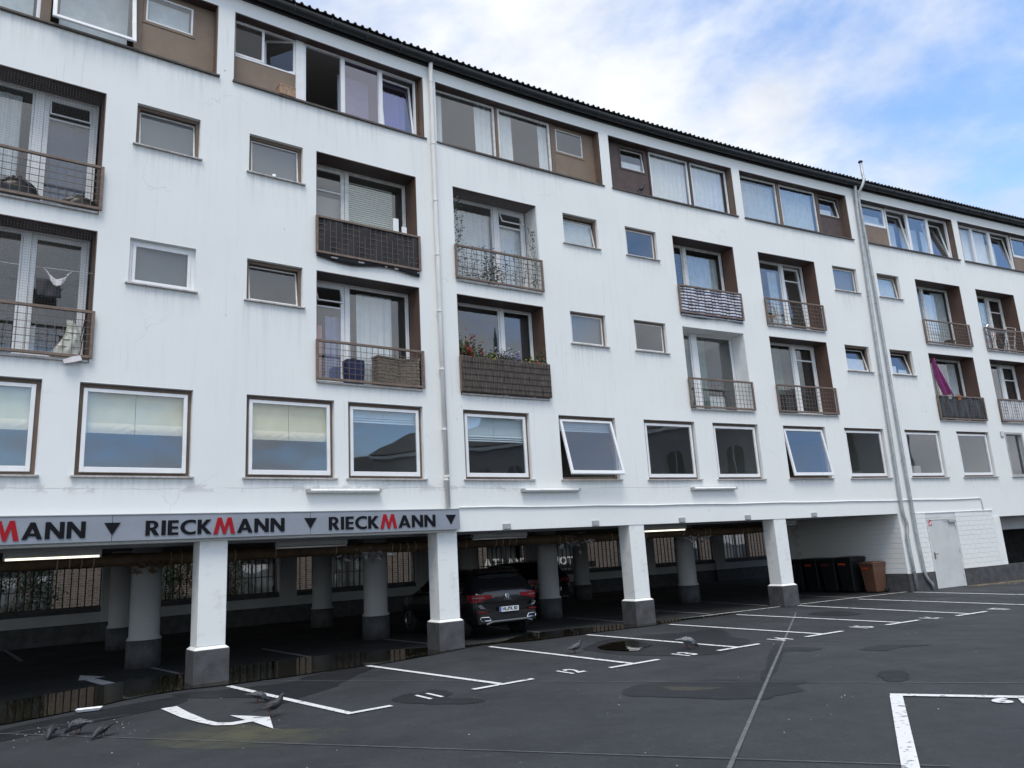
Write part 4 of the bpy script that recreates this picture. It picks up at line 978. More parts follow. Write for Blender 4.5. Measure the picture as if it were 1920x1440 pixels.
line((-14.3, 21.7), (-11.7, 18.4), 0.1, LINEW)
# numbers
def text_mesh(txt, size, off=0.0, ext=0.002, m=LINE, name='number', sx=1.0):
    cu = bpy.data.curves.new(name, 'FONT'); cu.body = txt; cu.size = size; cu.offset = off; cu.extrude = ext / 2; cu.align_x = 'CENTER'; cu.align_y = 'CENTER'
    o = bpy.data.objects.new(name, cu); col.objects.link(o)
    me = bpy.data.meshes.new_from_object(o.evaluated_get(bpy.context.evaluated_depsgraph_get()))
    bpy.data.objects.remove(o); bpy.data.curves.remove(cu); me.materials.clear(); me.materials.append(m); me.name = name
    return me
for txt, s, d in (('11', 4.82, -4.24), ('12', 7.32, -4.25), ('13', 9.7, -4.42), ('14', 12.1, -4.48), ('15', 14.44, -4.55), ('16', 16.5, -4.71), ('17', 18.74, -4.85)):
    put('stall_number', text_mesh(txt, 0.34, 0.008), GD, FG(s, d, ZL) @ Matrix.Diagonal((1.0, 1.7, 1, 1)))
# opposite stall 19
mb = MB(); A = Vector((4.03, 9.13)); e1 = Vector((0.916, -0.402)); e2 = Vector((-0.402, -0.916))
bar(mb, A, A + e1 * 5, 0.12, ZL); bar(mb, A + e1 * 0.06 + e2 * 0.06, A + e1 * 0.06 + e2 * 5, 0.13, ZL); mb.build('parking_line', LINE, GD)
put('stall_number', text_mesh('19', 0.36, 0.012), GD, Matrix.Translation((5.00, 8.485, ZL)) @ Matrix.Rotation(math.atan2(e1.y, e1.x) + math.pi, 4, 'Z') @ Matrix.Diagonal((1.1, 0.95, 1, 1)))
# arrows
ar = [(-5.02, 10.97), (-4.86, 11.1), (-4.49, 10.6), (-3.99, 9.98), (-3.77, 9.77), (-3.61, 9.74), (-3.46, 9.83), (-3.79, 10.2), (-3.21, 9.96), (-2.93, 9.23), (-3.34, 9.72), (-3.52, 9.58), (-3.76, 9.62), (-4.04, 9.86), (-4.42, 10.24)]
ground_shape('arrow_marking', ar, ZL, LINE, GD, 0)
ground_shape('arrow_marking', [(-8.09, 14.38), (-8.49, 15.14), (-7.76, 14.69), (-7.89, 14.56), (-6.78, 13.47), (-6.95, 13.3), (-7.99, 14.39)], ZL, LINE, GD, 0)
# joints
line((6.45, 19.0), (1.2, 5.75), 0.040, SEAM, 'joint', 0.0085)
for a, b in (((-9.5, 11.0), (3.2, 6.40)), ((-5.2, 13.4), (9.5, 7.95)), ((-5.3, 10.7), (-6.4, 9.9)), ((-1.5, 16.4), (14, 10.6))): line(a, b, 0.022, SEAM2, 'joint', 0.0080)
# wet patches and puddles
wets = [[(-1.79, 10.54), (-1.74, 10.97), (-1.48, 11.08), (-1.39, 11.27), (-1.21, 11.21), (-1.05, 10.86), (-1.09, 10.59), (-0.79, 10.47), (-0.58, 10.26), (-0.77, 10.08), (-1.37, 10.26)],
        [(-3.8, 12.76), (-3.66, 13.34), (-3.36, 13.73), (-3.04, 13.96), (-2.66, 13.81), (-2.79, 13.18), (-2.88, 12.44), (-2.9, 12.03), (-3.16, 11.36), (-3.33, 10.85), (-3.48, 10.68), (-3.86, 11.43), (-4.9, 11.75), (-5.4, 12.2), (-4.6, 12.4)],
        [(1.02, 14.68), (1.26, 15.42), (1.62, 15.98), (2.06, 16.02), (2.56, 16.4), (3.34, 16.42), (3.9, 16.74), (4.04, 16.18), (3.92, 15.37), (4.05, 14.51), (3.58, 13.81), (3.45, 13.44), (3.0, 13.09), (2.38, 13.17), (1.68, 13.63), (1.21, 14.26)],
        [(1.19, 10.37), (1.4, 10.67), (1.71, 10.78), (2.13, 10.8), (2.53, 10.74), (3.02, 10.45), (3.48, 10.28), (3.3, 10.06), (3.26, 9.69), (2.94, 9.51), (2.66, 9.29), (2.51, 9.38), (2.12, 9.5), (1.54, 9.83), (1.19, 9.99)],
        [(4.28, 13.8), (4.25, 13.49), (4.75, 13.14), (4.55, 12.83), (4.14, 12.92), (3.81, 12.15), (3.43, 11.22), (3.09, 10.54), (3.05, 10.68), (3.33, 11.4), (3.92, 13.02)],
        [(4.48, 10.4), (4.7, 10.68), (4.89, 10.61), (4.76, 10.19), (4.55, 9.91), (4.41, 9.91), (4.4, 10.11)],
        [(5.28, 12.74), (5.73, 13.01), (5.87, 12.91), (6.38, 12.73), (6.01, 12.67), (5.72, 12.58), (5.5, 12.4), (5.28, 12.54)],
        [(6.65, 18.75), (7.38, 19.01), (7.66, 18.19), (7.34, 17.86), (6.91, 17.98)],
        [(-7.2, 9.6), (-6.2, 10.9), (-5.3, 11.9), (-4.9, 11.4), (-5.4, 10.5), (-5.9, 9.9), (-6.3, 9.2), (-7.0, 8.6), (-8.5, 8.5), (-9, 9.5)]]
for i, w in enumerate(wets): struct(ground_shape('wet_patch', w, 0.005 if i != 8 else 0.0048, WET, None, 6, 0.035, i + 1))
# long puddle against the garage edge
up = [(-5, 1.0), (-2, 1.1), (0.3, 1.15), (1.5, 1.5), (2.74, 1.8), (4.2, 1.75), (5.74, 1.7), (7.2, 0.9), (8.1, 0.35), (8.6, 0.18), (9.0, 0.15), (9.8, 0.7), (10.6, 0.85), (11.6, 0.65), (12.6, 0.35), (13.6, 0.16), (14.8, 0.07), (16.2, 0.05)]
lo = [(15.0, -0.18), (13.8, -0.2), (12.6, -0.42), (11.4, -0.38), (10.2, -0.40), (9.4, -0.34), (8.6, -0.02), (8.0, -0.08), (7.2, -0.35), (6.0, -0.62), (4.74, -0.58), (3.4, -0.52), (2.28, -0.34), (1.3, -0.75), (0.3, -1.1), (-1, -1.25), (-3, -1.3), (-5, -1.3)]
struct(ground_shape('puddle', [W(s, d)[:2] for s, d in up + lo], 0.0165, WATER, None, 5, 0.04, 21))
struct(ground_shape('puddle', [(1.32, 14.89), (1.54, 15.27), (1.82, 15.58), (2.05, 15.51), (2.17, 15.09), (2.3, 14.66), (2.05, 14.31), (1.88, 13.95), (1.63, 14.11), (1.36, 14.41)], 0.0165, WATER, None, 5, 0.03, 22))
SILT = mat('silt', (0.055, 0.046, 0.030), 0.6, c2=(0.020, 0.019, 0.016), scale=9)
struct(ground_shape('silt_patch', [(1.72, 10.32), (1.78, 10.45), (2.03, 10.34), (2.13, 10.28), (2.4, 10.16), (2.08, 10.06), (1.82, 10.16)], 0.0065, SILT, None, 5, 0.04, 23))
struct(ground_shape('silt_patch', [(2.6, 15.95), (3.1, 16.2), (3.6, 16.3), (3.5, 16.0), (3.0, 15.85)], 0.0065, WET, None, 5, 0.05, 24))
# spilled grain stain beside the arrow, moss fringe
def soft_stain():
    m, t, b = newmat('yellow_grey_stain'); nn = t.nodes.new; lk = t.links.new
    b.inputs['Base Color'].default_value = (0.15, 0.145, 0.085, 1); b.inputs['Roughness'].default_value = 0.9
    co = nn('ShaderNodeTexCoord'); gr = nn('ShaderNodeTexGradient'); gr.gradient_type = 'SPHERICAL'
    mp = nn('ShaderNodeMapping'); mp.inputs['Location'].default_value = (-1, -1, 0); mp.inputs['Scale'].default_value = (2, 2, 0); lk(co.outputs['Generated'], mp.inputs[0]); lk(mp.outputs[0], gr.inputs[0])
    n = nn('ShaderNodeTexNoise'); n.inputs['Scale'].default_value = 3.2; n.inputs['Detail'].default_value = 8; n.inputs['Roughness'].default_value = 0.68; lk(co.outputs['Object'], n.inputs['Vector'])
    ml = nn('ShaderNodeMath'); ml.operation = 'MULTIPLY'; lk(gr.outputs['Fac'], ml.inputs[0]); lk(n.outputs['Fac'], ml.inputs[1])
    r = nn('ShaderNodeMapRange'); r.inputs[1].default_value = 0.19; r.inputs[2].default_value = 0.50; r.inputs[4].default_value = 0.42; lk(ml.outputs[0], r.inputs[0]); lk(r.outputs[0], b.inputs['Alpha'])
    return m
struct(ground_shape('stain', [(-4.3, 9.0), (-4.1, 9.55), (-3.5, 9.65), (-2.8, 9.2), (-2.1, 9.1), (-2.3, 8.5), (-3.2, 8.4), (-3.8, 8.6)], 0.0052, soft_stain(), None, 6, 0.03, 31))
def scatter(name, n, fn, size, m, seed, flat_=0.35):
    q = random.Random(seed); mb = MB()
    for i in range(n):
        x, y, z = fn(q); r = size * q.uniform(0.4, 1.4); a = q.random() * 6.28
        c, s = math.cos(a), math.sin(a)
        pts = [(x + c * r, y + s * r, z), (x - s * r * 0.7, y + c * r * 0.7, z), (x - c * r * 0.8, y - s * r * 0.8, z), (x + s * r * 0.6, y - c * r * 0.6, z), (x + q.uniform(-.3, .3) * r, y + q.uniform(-.3, .3) * r, z + r * flat_)]
        mb.add(pts, ((0, 1, 4), (1, 2, 4), (2, 3, 4), (3, 0, 4)))
    o = mb.build(name, m); o['kind'] = 'stuff'; return o
def near_edge(q):
    s = q.uniform(-2, 13); d = lerp(s, [p[0] for p in up], [p[1] for p in up]) + abs(q.gauss(0, 0.35)) + 0.02; p = W(s, d); return p.x, p.y, 0.006
CRUMB = mat('pale_crumb', (0.46, 0.46, 0.44), 0.9, var=0.2, scale=30)
o = scatter('floor_litter', 520, near_edge, 0.012, mat('grit', (0.16, 0.16, 0.14), 0.9, var=0.4, scale=30), 3); o['label'] = 'fine grit and leaf crumbs along the garage edge'; o['category'] = 'litter'
def court(q):
    while True:
        s, d = q.uniform(-1, 24), -abs(q.uniform(0.2, 9.5)); p = W(s, d)
        if p.y > 5.5: return p.x, p.y, 0.0005
o = scatter('droppings', 300, court, 0.010, CRUMB, 4); o['label'] = 'small white droppings and crumbs scattered over the asphalt'; o['category'] = 'droppings'
def feed(q):
    return -5.65 + q.gauss(0, 0.45), 9.75 + q.gauss(0, 0.28), 0.006
o = scatter('bread_crumbs', 60, feed, 0.011, CRUMB, 5); o['label'] = 'bread crumbs strewn round the feeding pigeons'; o['category'] = 'crumbs'
def foot(q):
    s = q.uniform(25.2, 28.4); p = W(s, -0.05 - abs(q.gauss(0, 0.24)) * (1.8 if s > 26.0 else 0.7)); return p.x, p.y, 0.001
o = scatter('leaf_litter', 420, foot, 0.022, mat('dry_leaf', (0.16, 0.115, 0.06), 0.9, c2=(0.30, 0.26, 0.18), scale=25), 6, 0.6); o['label'] = 'dry leaf litter heaped along the foot of the entrance wall'; o['category'] = 'leaf litter'
def moss(q):
    s = q.uniform(-3, 13); k = q.random(); d = lerp(s, [p[0] for p in reversed(lo)], [p[1] for p in reversed(lo)]) * (1 - k * 0.35) + q.gauss(0, 0.02); p = W(s, d * 0.7 + 0.02); return p.x, p.y, 0.0178
o = scatter('algae', 520, moss, 0.012, mat('algae_scum', (0.10, 0.10, 0.035), 0.9), 8, 0.12); o['label'] = 'yellow green scum floating in the long puddle'; o['category'] = 'algae'
tr = empty('food_tray', Matrix.Translation((-6.07, 11.10, 0.017)) @ Matrix.Rotation(R(20), 4, 'Z')); tag(tr, 'white foam food tray lying in the puddle by the garage edge', 'litter')
t = MB(); t.loft([[(-0.13, -0.05, 0), (0.13, -0.05, 0), (0.13, 0.05, 0), (-0.13, 0.05, 0)], [(-0.16, -0.075, 0.035), (0.16, -0.075, 0.035), (0.16, 0.075, 0.035), (-0.16, 0.075, 0.035)], [(-0.15, -0.068, 0.034), (0.15, -0.068, 0.034), (0.15, 0.068, 0.034), (-0.15, 0.068, 0.034)], [(-0.125, -0.045, 0.006), (0.125, -0.045, 0.006), (0.125, 0.045, 0.006), (-0.125, 0.045, 0.006)]]); t.build('shell', CURT, tr)

# ================================================================ cars
PAINT = mat('black_car_paint', (0.006, 0.006, 0.008), 0.18, coat=0.6)
CLAD = mat('dark_cladding', (0.009, 0.009, 0.010), 0.6, spec=0.3)
TYRE = mat('tyre_rubber', (0.010, 0.010, 0.010), 0.8)
ALLOY = mat('alloy', (0.22, 0.22, 0.23), 0.35, metal=0.8)
CHROME = mat('chrome', (0.75, 0.76, 0.78), 0.12, metal=1.0)
SILVER = mat('silver_trim', (0.16, 0.165, 0.17), 0.35, metal=0.5)
TAIL = mat('red_tail_lens', (0.17, 0.004, 0.008), 0.15, coat=0.4)
TAILD = mat('dark_tail_lens', (0.07, 0.004, 0.008), 0.12, coat=0.5)
REFL = mat('clear_lens', (0.13, 0.13, 0.14), 0.15)
CGL = mat('car_glass', (0.004, 0.005, 0.006), 0.04, spec=0.8)
PLATE = mat('plate_white', (0.70, 0.72, 0.74), 0.4)
PBLUE = mat('plate_blue', (0.02, 0.08, 0.42), 0.4)
def car(T, label):
    c = empty('parked_car', T @ Matrix.Diagonal((0.93, 1, 0.945, 1))); tag(c, label, 'car', 'cars parked in the garage')
    Lc, hw = 4.23, 0.905
    # stations along y: (y, half width at sill, at belt, at roof, z sill, z belt, z roof)
    st = [(0.05, .74, .80, .60, .42, .98, 1.00), (0.16, .82, .86, .66, .34, 1.02, 1.12), (0.34, .875, .89, .66, .26, 1.03, 1.36), (0.52, .895, .905, .645, .25, 1.03, 1.50), (0.85, .905, .91, .64, .25, 1.02, 1.545),
          (1.4, .905, .91, .64, .24, 1.00, 1.565), (2.0, .905, .91, .63, .24, .99, 1.56), (2.5, .905, .91, .60, .24, .98, 1.52), (2.9, .905, .905, .58, .24, .97, 1.36), (3.25, .90, .90, .60, .24, .97, 1.06),
          (3.5, .89, .88, .62, .24, .94, 1.00), (3.85, .85, .84, .55, .25, .88, .93), (4.1, .76, .76, .45, .28, .78, .82), (4.22, .62, .62, .35, .36, .64, .68)]
    rings = []
    for y, ws, wb, wr, zs, zbt, zr in st:
        h = [(0, zs), (ws * .8, zs), (ws, zs + .10), (max(ws, wb) * 1.005, (zs + zbt) * .5), (wb, zbt), (wb * .5 + wr * .5 + .02, zbt * .42 + zr * .58), (wr, zr - .035), (wr * .86, zr - .008), (0, zr + .012)]
        rings.append([(-x, y, z) for x, z in reversed(h)] + [(x, y, z) for x, z in h[1:-1]])
    b = MB(); b.loft(rings); body = b.build('body', PAINT, c, smooth=True)
    md = body.modifiers.new('sub', 'SUBSURF'); md.levels = 1; md.render_levels = 2
    # glazing
    g = MB(); g.add([(-.60, .300, 1.075), (.60, .300, 1.075), (.545, .445, 1.415), (-.545, .445, 1.415), (-.3, .265, 1.07), (.3, .265, 1.07), (0.28, .425, 1.43), (-0.28, .425, 1.43)], [(0, 4, 7, 3), (4, 5, 6, 7), (5, 1, 2, 6)])
    g.build('rear_window', CGL, c, Matrix.Translation((0, -0.045, 0.012)))
    for sx in (-1, 1):
        g = MB(); g.add([(sx * .885, .75, 1.07), (sx * .885, 2.75, 1.05), (sx * .70, 2.35, 1.44), (sx * .69, .80, 1.47)], [(0, 1, 2, 3)] if sx > 0 else [(3, 2, 1, 0)]); g.build('side_window', CGL, c)
        MB().tube([(sx * .885, .62, 1.06), (sx * .895, 1.6, 1.05), (sx * .89, 2.8, 1.035)], 0.010, 6).tube([(sx * .60, .62, 1.555), (sx * .61, 1.4, 1.60), (sx * .60, 2.3, 1.59)], 0.013, 6).build('side_trim', SILVER, c)
        MB().loft([[(sx * .90, 2.42, 1.04), (sx * 1.04, 2.40, 1.05), (sx * 1.04, 2.40, 1.17), (sx * .92, 2.42, 1.16)], [(sx * .90, 2.56, 1.04), (sx * 1.02, 2.55, 1.06), (sx * 1.02, 2.55, 1.16), (sx * .92, 2.56, 1.15)]]).build('mirror', PAINT, c)
        # tail lamp wraps the corner
        t = MB(); pr = [(.40, .085), (.60, .085), (.76, .105), (.865, .19), (.905, .36)]
        def yoff(k): return pr[k][1] - 0.052
        rr = []
        for k, (x, y) in enumerate(pr):
            zt_, zb_ = 0.985 + 0.006 * k, (0.915, 0.885, 0.845, 0.835, 0.86)[k]
            rr.append([(sx * (x + .012), y - .05, zb_), (sx * (x + .012), y - .05, zt_), (sx * (x - .03), y + .03, zt_), (sx * (x - .03), y + .03, zb_)])
        t.loft(rr); tl = t.build('tail_light', TAIL, c)
        t = MB(); rr = [[(sx * (x + .016), y - .056, z0) for z0 in (0.925, 0.945)] + [(sx * (x - .01), y - .03, z0) for z0 in (0.945, 0.925)] for x, y in pr[1:4]]; t.loft(rr); t.build('light_strip', REFL, tl)
        t = MB(); rr = [[(sx * (x + .014), y - .054, z0) for z0 in (0.875, 0.905)] + [(sx * (x - .01), y - .03, z0) for z0 in (0.905, 0.875)] for x, y in pr[2:5]]; t.loft(rr); t.build('light_strip', TAILD, tl)
        # bumper corner reflector and exhaust trim
        MB().loft([[(sx * .58, .005, .60), (sx * .80, .035, .60), (sx * .80, .035, .625), (sx * .58, .005, .625)], [(sx * .58, .05, .60), (sx * .80, .08, .60), (sx * .80, .08, .625), (sx * .58, .05, .625)]]).build('reflector', TAIL, c)
        MB().poly([(sx * q[0], q[1], q[2]) for q in ((.62, -.004, .685), (.74, .012, .695), (.80, .035, .77), (.72, .0, .78))][::sx]).build('bumper_facet', REFL, c)
        ex = [(sx * .50, -.012, .42), (sx * .74, .008, .43), (sx * .765, .012, .47), (sx * .74, .006, .505), (sx * .54, -.010, .495)]
        MB().tube(ex + [ex[0]], 0.014, 6).build('exhaust_trim', CHROME, c); MB().poly([Vector(q) + Vector((0, 0.012, 0)) for q in ex][::sx]).build('exhaust_opening', BAR, c)
    bevel(MB().loft([[(-.80, .05, .33), (.80, .05, .33), (.82, .09, .60), (-.82, .09, .60)], [(-.72, -.015, .36), (.72, -.015, .36), (.74, .0, .58), (-.74, .0, .58)]]).build('rear_bumper', CLAD, c), 0.02, 2)
    MB().tube([(-.62, -.02, .345), (-.46, -.03, .395), (.46, -.03, .395), (.62, -.02, .345)], 0.024, 8).build('skid_plate', SILVER, c)
    bevel(MB().loft([[(-.80, .075, .80), (.80, .075, .80), (.80, .07, .84), (-.80, .07, .84)], [(-.78, .01, .81), (.78, .01, .81), (.78, .005, .838), (-.78, .005, .838)]]).build('tailgate_edge', PAINT, c), 0.006, 1)
    MB().loft([[(-.58, .50, 1.50), (.58, .50, 1.50), (.56, .60, 1.57), (-.56, .60, 1.57)], [(-.56, .33, 1.475), (.56, .33, 1.475), (.56, .34, 1.495), (-.56, .34, 1.495)]]).build('roof_spoiler', PAINT, c)
    # number plate
    pl = MB().box(-.26, .26, -.045, -.030, .625, .735).build('number_plate', PLATE, c, Matrix.Translation((0, 0.006, -0.03)))
    MB().box(-.259, -.215, -.0462, -.0452, .626, .734).build('plate_band', PBLUE, pl)
    put('plate_text', text_mesh('HL:RK 83', 0.105, 0.004, 0.001, BAR, 'plate_text'), pl, Matrix.Translation((0.02, -0.0462, 0.682)) @ Matrix.Rotation(R(90), 4, 'X'))
    # round badge and model letters
    bd = MB().lathe([(0.048, 0), (0.056, 0.004), (0.056, 0.008), (0.047, 0.008)], 24, cap=False).build('badge', CHROME, c, Matrix.Translation((0, 0.032, 0.935)) @ Matrix.Rotation(R(84), 4, 'X'), True)
    vv = MB()
    for a, q in (((-.026, .036), (-.008, 0.004)), ((.026, .036), (.008, 0.004)), ((-.008, .004), (0, .022)), ((.008, .004), (0, .022)), ((-.042, .016), (-.020, -.036)), ((.042, .016), (.020, -.036)), ((-.020, -.036), (0, -.004)), ((.020, -.036), (0, -.004))):
        vv.tube([(a[0], a[1], .006), (q[0], q[1], .006)], 0.0045, 5)
    vv.build('badge_mark', CHROME, bd)
    put('model_letters', text_mesh('T - R O C', 0.050, 0.001, 0.003, CHROME, 'model_letters'), c, Matrix.Translation((0, 0.018, 0.865)) @ Matrix.Rotation(R(88), 4, 'X'))
    MB().tube([(0.0, 0.27, 1.125), (0.12, 0.255, 1.11), (0.34, 0.25, 1.10)], 0.010, 6).build('rear_wiper', BAR, c)
    for sx in (-1, 1):
        for y in (0.84, 3.43):
            Tw = Matrix.Translation((sx * .80, y, .335)) @ Matrix.Rotation(R(90) * sx, 4, 'Y')
            wh = MB().lathe([(.20, -.11), (.30, -.105), (.332, -.07), (.335, 0), (.332, .08), (.30, .11), (.22, .112), (.215, .06)], 28).build('wheel', TYRE, c, Tw, True)
            r = MB(); r.lathe([(.20, .088), (.222, .113), (.210, .116), (.198, .09)], 28, cap=False); r.lathe([(.0, .10), (.045, .10), (.05, .08)], 14)
            for k in range(5):
                a = k * 2 * math.pi / 5; q = Matrix.Rotation(a, 4, 'Z')
                r.loft([[q @ Vector(v) for v in ((.03, -.026, .08), (.03, .026, .08), (.03, .026, .10), (.03, -.026, .10))], [q @ Vector(v) for v in ((.20, -.018, .085), (.20, .018, .085), (.20, .018, .108), (.20, -.018, .108))]])
            r.build('rim', ALLOY, wh)
            MB().lathe([(.40, -.06), (.385, .07), (.345, .07), (.345, -.06)], 28, cap=False).build('wheel_arch', CLAD, c, Tw)
    return c
car(FR(9.47, 0.62, 0.006, R(-1)), 'black compact SUV with plate HL RK 83 parked nose-in behind the second front column')
car(FR(14.35, 6.2, 0.006, R(12)), 'dark car half hidden deep in the garage behind the round column beside the black SUV')

# ================================================================ wheeled bins
def wheelie(T, m, k, label, lab=ORANGE):
    t = empty('wheeled_bin', T @ Matrix.Scale(k, 4)); tag(t, label, 'bin', 'wheeled bins along the side wall')
    def sq(x, y0, y1, z): return [(-x, y0, z), (x, y0, z), (x, y1, z), (-x, y1, z)]
    b = MB(); b.loft([sq(.21, -.22, .22, .03), sq(.225, -.235, .25, .10), sq(.275, -.32, .34, .90), sq(.29, -.345, .36, .93), sq(.29, -.345, .36, .99)])
    bevel(b.build('body', m, t), 0.02, 3)
    l = MB(); l.loft([sq(.30, -.365, .36, .995), sq(.305, -.37, .37, 1.01), sq(.27, -.30, .34, 1.05), sq(.20, -.2, .28, 1.07)])
    bevel(l.build('lid', m, t), 0.012, 2)
    MB().tube([(-.24, .36, 1.0), (-.24, .42, 1.02), (.24, .42, 1.02), (.24, .36, 1.0)], 0.016, 8).build('handle', m, t)
    for x in (-1, 1):
        MB().lathe([(.03, -.03), (.095, -.028), (.10, 0), (.095, .028), (.03, .03)], 18).build('wheel', TYRE, t, Matrix.Translation((x * .25, .25, .10)) @ Matrix.Rotation(R(90), 4, 'Y'), True)
    MB().box(-.13, .13, 0, .004, 0, .055).build('sticker', lab, t, Matrix.Translation((-0.06, -.322, .82)) @ Matrix.Rotation(R(6.5), 4, 'X'))
    return t
RZ = R(-90)       # fronts face across the garage
ORD = mat('faded_orange_label', (0.16, 0.03, 0.02), 0.6)
wheelie(FR(22.28, 0.90, 0.004, RZ), BROWNP, 0.86, 'brown wheeled bin at the end of the row, nearest the wall corner')
wheelie(FR(22.20, 1.62, 0.004, RZ), BLACKP, 1.02, 'black wheeled bin with bright orange sticker next to the brown bin')
wheelie(FR(22.18, 2.27, 0.004, RZ + 0.06), BLACKP, 1.0, 'second black wheeled bin from the brown bin, with a faded sticker', ORD)
wheelie(FR(22.20, 2.95, 0.004, RZ - 0.03), BLACKP, 1.0, 'third black wheeled bin from the brown bin')
wheelie(FR(22.18, 3.62, 0.004, RZ + 0.05), BLACKP, 0.98, 'black wheeled bin farthest from the brown bin', ORD)

# ================================================================ pigeons
def feather(name, base, dark):
    m, t, b = newmat(name); nn = t.nodes.new; lk = t.links.new
    co = nn('ShaderNodeTexCoord'); sp = nn('ShaderNodeSeparateXYZ'); lk(co.outputs['Object'], sp.inputs[0])
    v = nn('ShaderNodeTexVoronoi'); v.inputs['Scale'].default_value = 55; lk(co.outputs['Object'], v.inputs['Vector'])
    r = nn('ShaderNodeValToRGB'); r.color_ramp.elements[0].position = 0.3; r.color_ramp.elements[0].color = (*base, 1); r.color_ramp.elements[1].position = 0.55; r.color_ramp.elements[1].color = (*dark, 1); lk(v.outputs['Distance'], r.inputs[0])
    mr = nn('ShaderNodeMapRange'); mr.inputs[1].default_value = 0.065; mr.inputs[2].default_value = 0.10; lk(sp.outputs[0], mr.inputs[0])
    mx = nn('ShaderNodeMixRGB'); lk(mr.outputs[0], mx.inputs[0]); lk(r.outputs[0], mx.inputs[1]); mx.inputs[2].default_value = (0.022, 0.026, 0.034, 1)
    lk(mx.outputs[0], b.inputs['Base Color']); b.inputs['Roughness'].default_value = 0.55
    return m
FG1 = feather('grey_plumage', (0.13, 0.135, 0.15), (0.03, 0.032, 0.036)); FG2 = feather('pale_plumage', (0.30, 0.31, 0.33), (0.08, 0.085, 0.09)); FG3 = feather('dark_plumage', (0.032, 0.033, 0.038), (0.014, 0.014, 0.016))
def pigeon_mesh(pose):
    if pose == 'stand': sp = [(-.185, .085, .030, .004), (-.12, .100, .028, .010), (-.085, .108, .034, .022), (-.03, .118, .052, .046), (.03, .130, .054, .052), (.075, .152, .040, .044), (.098, .185, .026, .027), (.108, .213, .0225, .023), (.126, .224, .019, .019), (.142, .220, .009, .009), (.162, .212, .0025, .003)]
    elif pose == 'peck': sp = [(-.175, .135, .030, .004), (-.12, .132, .028, .010), (-.085, .130, .034, .022), (-.03, .122, .052, .046), (.03, .108, .052, .050), (.075, .088, .038, .040), (.100, .062, .025, .026), (.116, .056, .0215, .022), (.130, .046, .018, .018), (.138, .036, .009, .009), (.145, .025, .0025, .003)]
    else: sp = [(-.15, .020, .030, .004), (-.105, .060, .028, .012), (-.08, .085, .034, .024), (-.04, .115, .050, .046), (.0, .150, .050, .048), (.03, .185, .038, .038), (.046, .213, .026, .026), (.056, .236, .0225, .023), (.074, .244, .018, .018), (.090, .240, .009, .009), (.108, .232, .0025, .003)]
    mb = MB(); n = 14; rings = []
    for i, (x, z, ry, rz) in enumerate(sp):
        a, b = sp[max(i - 1, 0)], sp[min(i + 1, len(sp) - 1)]; t = Vector((b[0] - a[0], 0, b[1] - a[1])).normalized(); u = Vector((-t.z, 0, t.x))
        rings.append([Vector((x, 0, z)) + Vector((0, 1, 0)) * ry * math.cos(2 * math.pi * k / n) + u * rz * math.sin(2 * math.pi * k / n) for k in range(n)])
    mb.loft(rings)
    b = sp[4]
    for sy in (-1, 1):   # folded wings
        w = []
        for i, k in enumerate((1, 2, 3, 4)):
            x, z, ry, rz = sp[k]; g = (0.55, 0.85, 1.0, 0.8)[i]
            w.append([(x - .02 * (i < 2), sy * (ry * 0.80 + .004), z + rz * 0.70 * g), (x, sy * (ry + .008), z + rz * .1), (x, sy * (ry * .9 + .006), z - rz * 0.45 * g), (x, sy * ry * .6, z)])
        mb.loft(w)
    if pose != 'perch':
        hx = sp[3][0] + .025; hz = sp[3][1] - .03
        for sy in (-1, 1):
            mb.tube([(hx, sy * .022, hz), (hx - .012, sy * .024, hz * .45 + .018), (hx + .002, sy * .025, .027)], [.010, .0045, .004], 6, 1)
            for a in (-28, 0, 28, 180): mb.tube([(hx + .002, sy * .025, .027), (hx + .002 + .030 * math.cos(R(a)) * (0.6 if a == 180 else 1), sy * .025 + .030 * math.sin(R(a)), .025)], [.0035, .002], 5, 1)
    else:
        for sy in (-1, 1): mb.tube([(-.02, sy * .02, .10), (-.01, sy * .022, .03), (-.01, sy * .022, .003)], [.010, .005, .004], 6, 1)
    return mb
LEGM = mat('pigeon_leg', (0.13, 0.045, 0.04), 0.7)
def pigeon(pose, x, y, z, rz, m, label, k=1.02):
    o = pigeon_mesh(pose).build('pigeon', [m, LEGM], None, Matrix.Translation((x, y, z - (0.022 if pose != 'perch' else 0.0))) @ Matrix.Rotation(R(rz), 4, 'Z') @ Matrix.Scale(k, 4), True)
    return tag(o, label, 'pigeon', 'pigeons on the court')
pigeon('peck', -5.62, 9.50, 0.006, -75, FG3, 'dark pigeon pecking among the bread crumbs, seen from behind')
pigeon('peck', -5.36, 9.58, 0.006, 168, FG1, 'chequered pigeon stooping over crumbs in the middle of the feeding group', 1.2)
pigeon('peck', -4.95, 9.36, 0.001, -110, FG3, 'round looking dark pigeon facing the camera at the edge of the feeding group')
pigeon('peck', -3.72, 11.05, 0.006, 10, FG1, 'chequered pigeon pecking in the wet patch beside the corner of stall 11')
pigeon('stand', -3.2, 9.98, 0.013, 25, FG3, 'dark pigeon standing on the head of the white turn arrow', 1.15)
pigeon('stand', 0.84, 14.20, 0.006, 20, FG1, 'grey pigeon standing between the stall line and the round puddle')
pigeon('peck', 2.80, 13.98, 0.006, 5, FG2, 'pale grey pigeon beside the number 13 at the puddle', 1.3)
o = pigeon('perch', *W(14.02, -0.05, 11.147), 35, FG3, 'dark pigeon perched on the ledge of the dark brown window panel', 1.2)

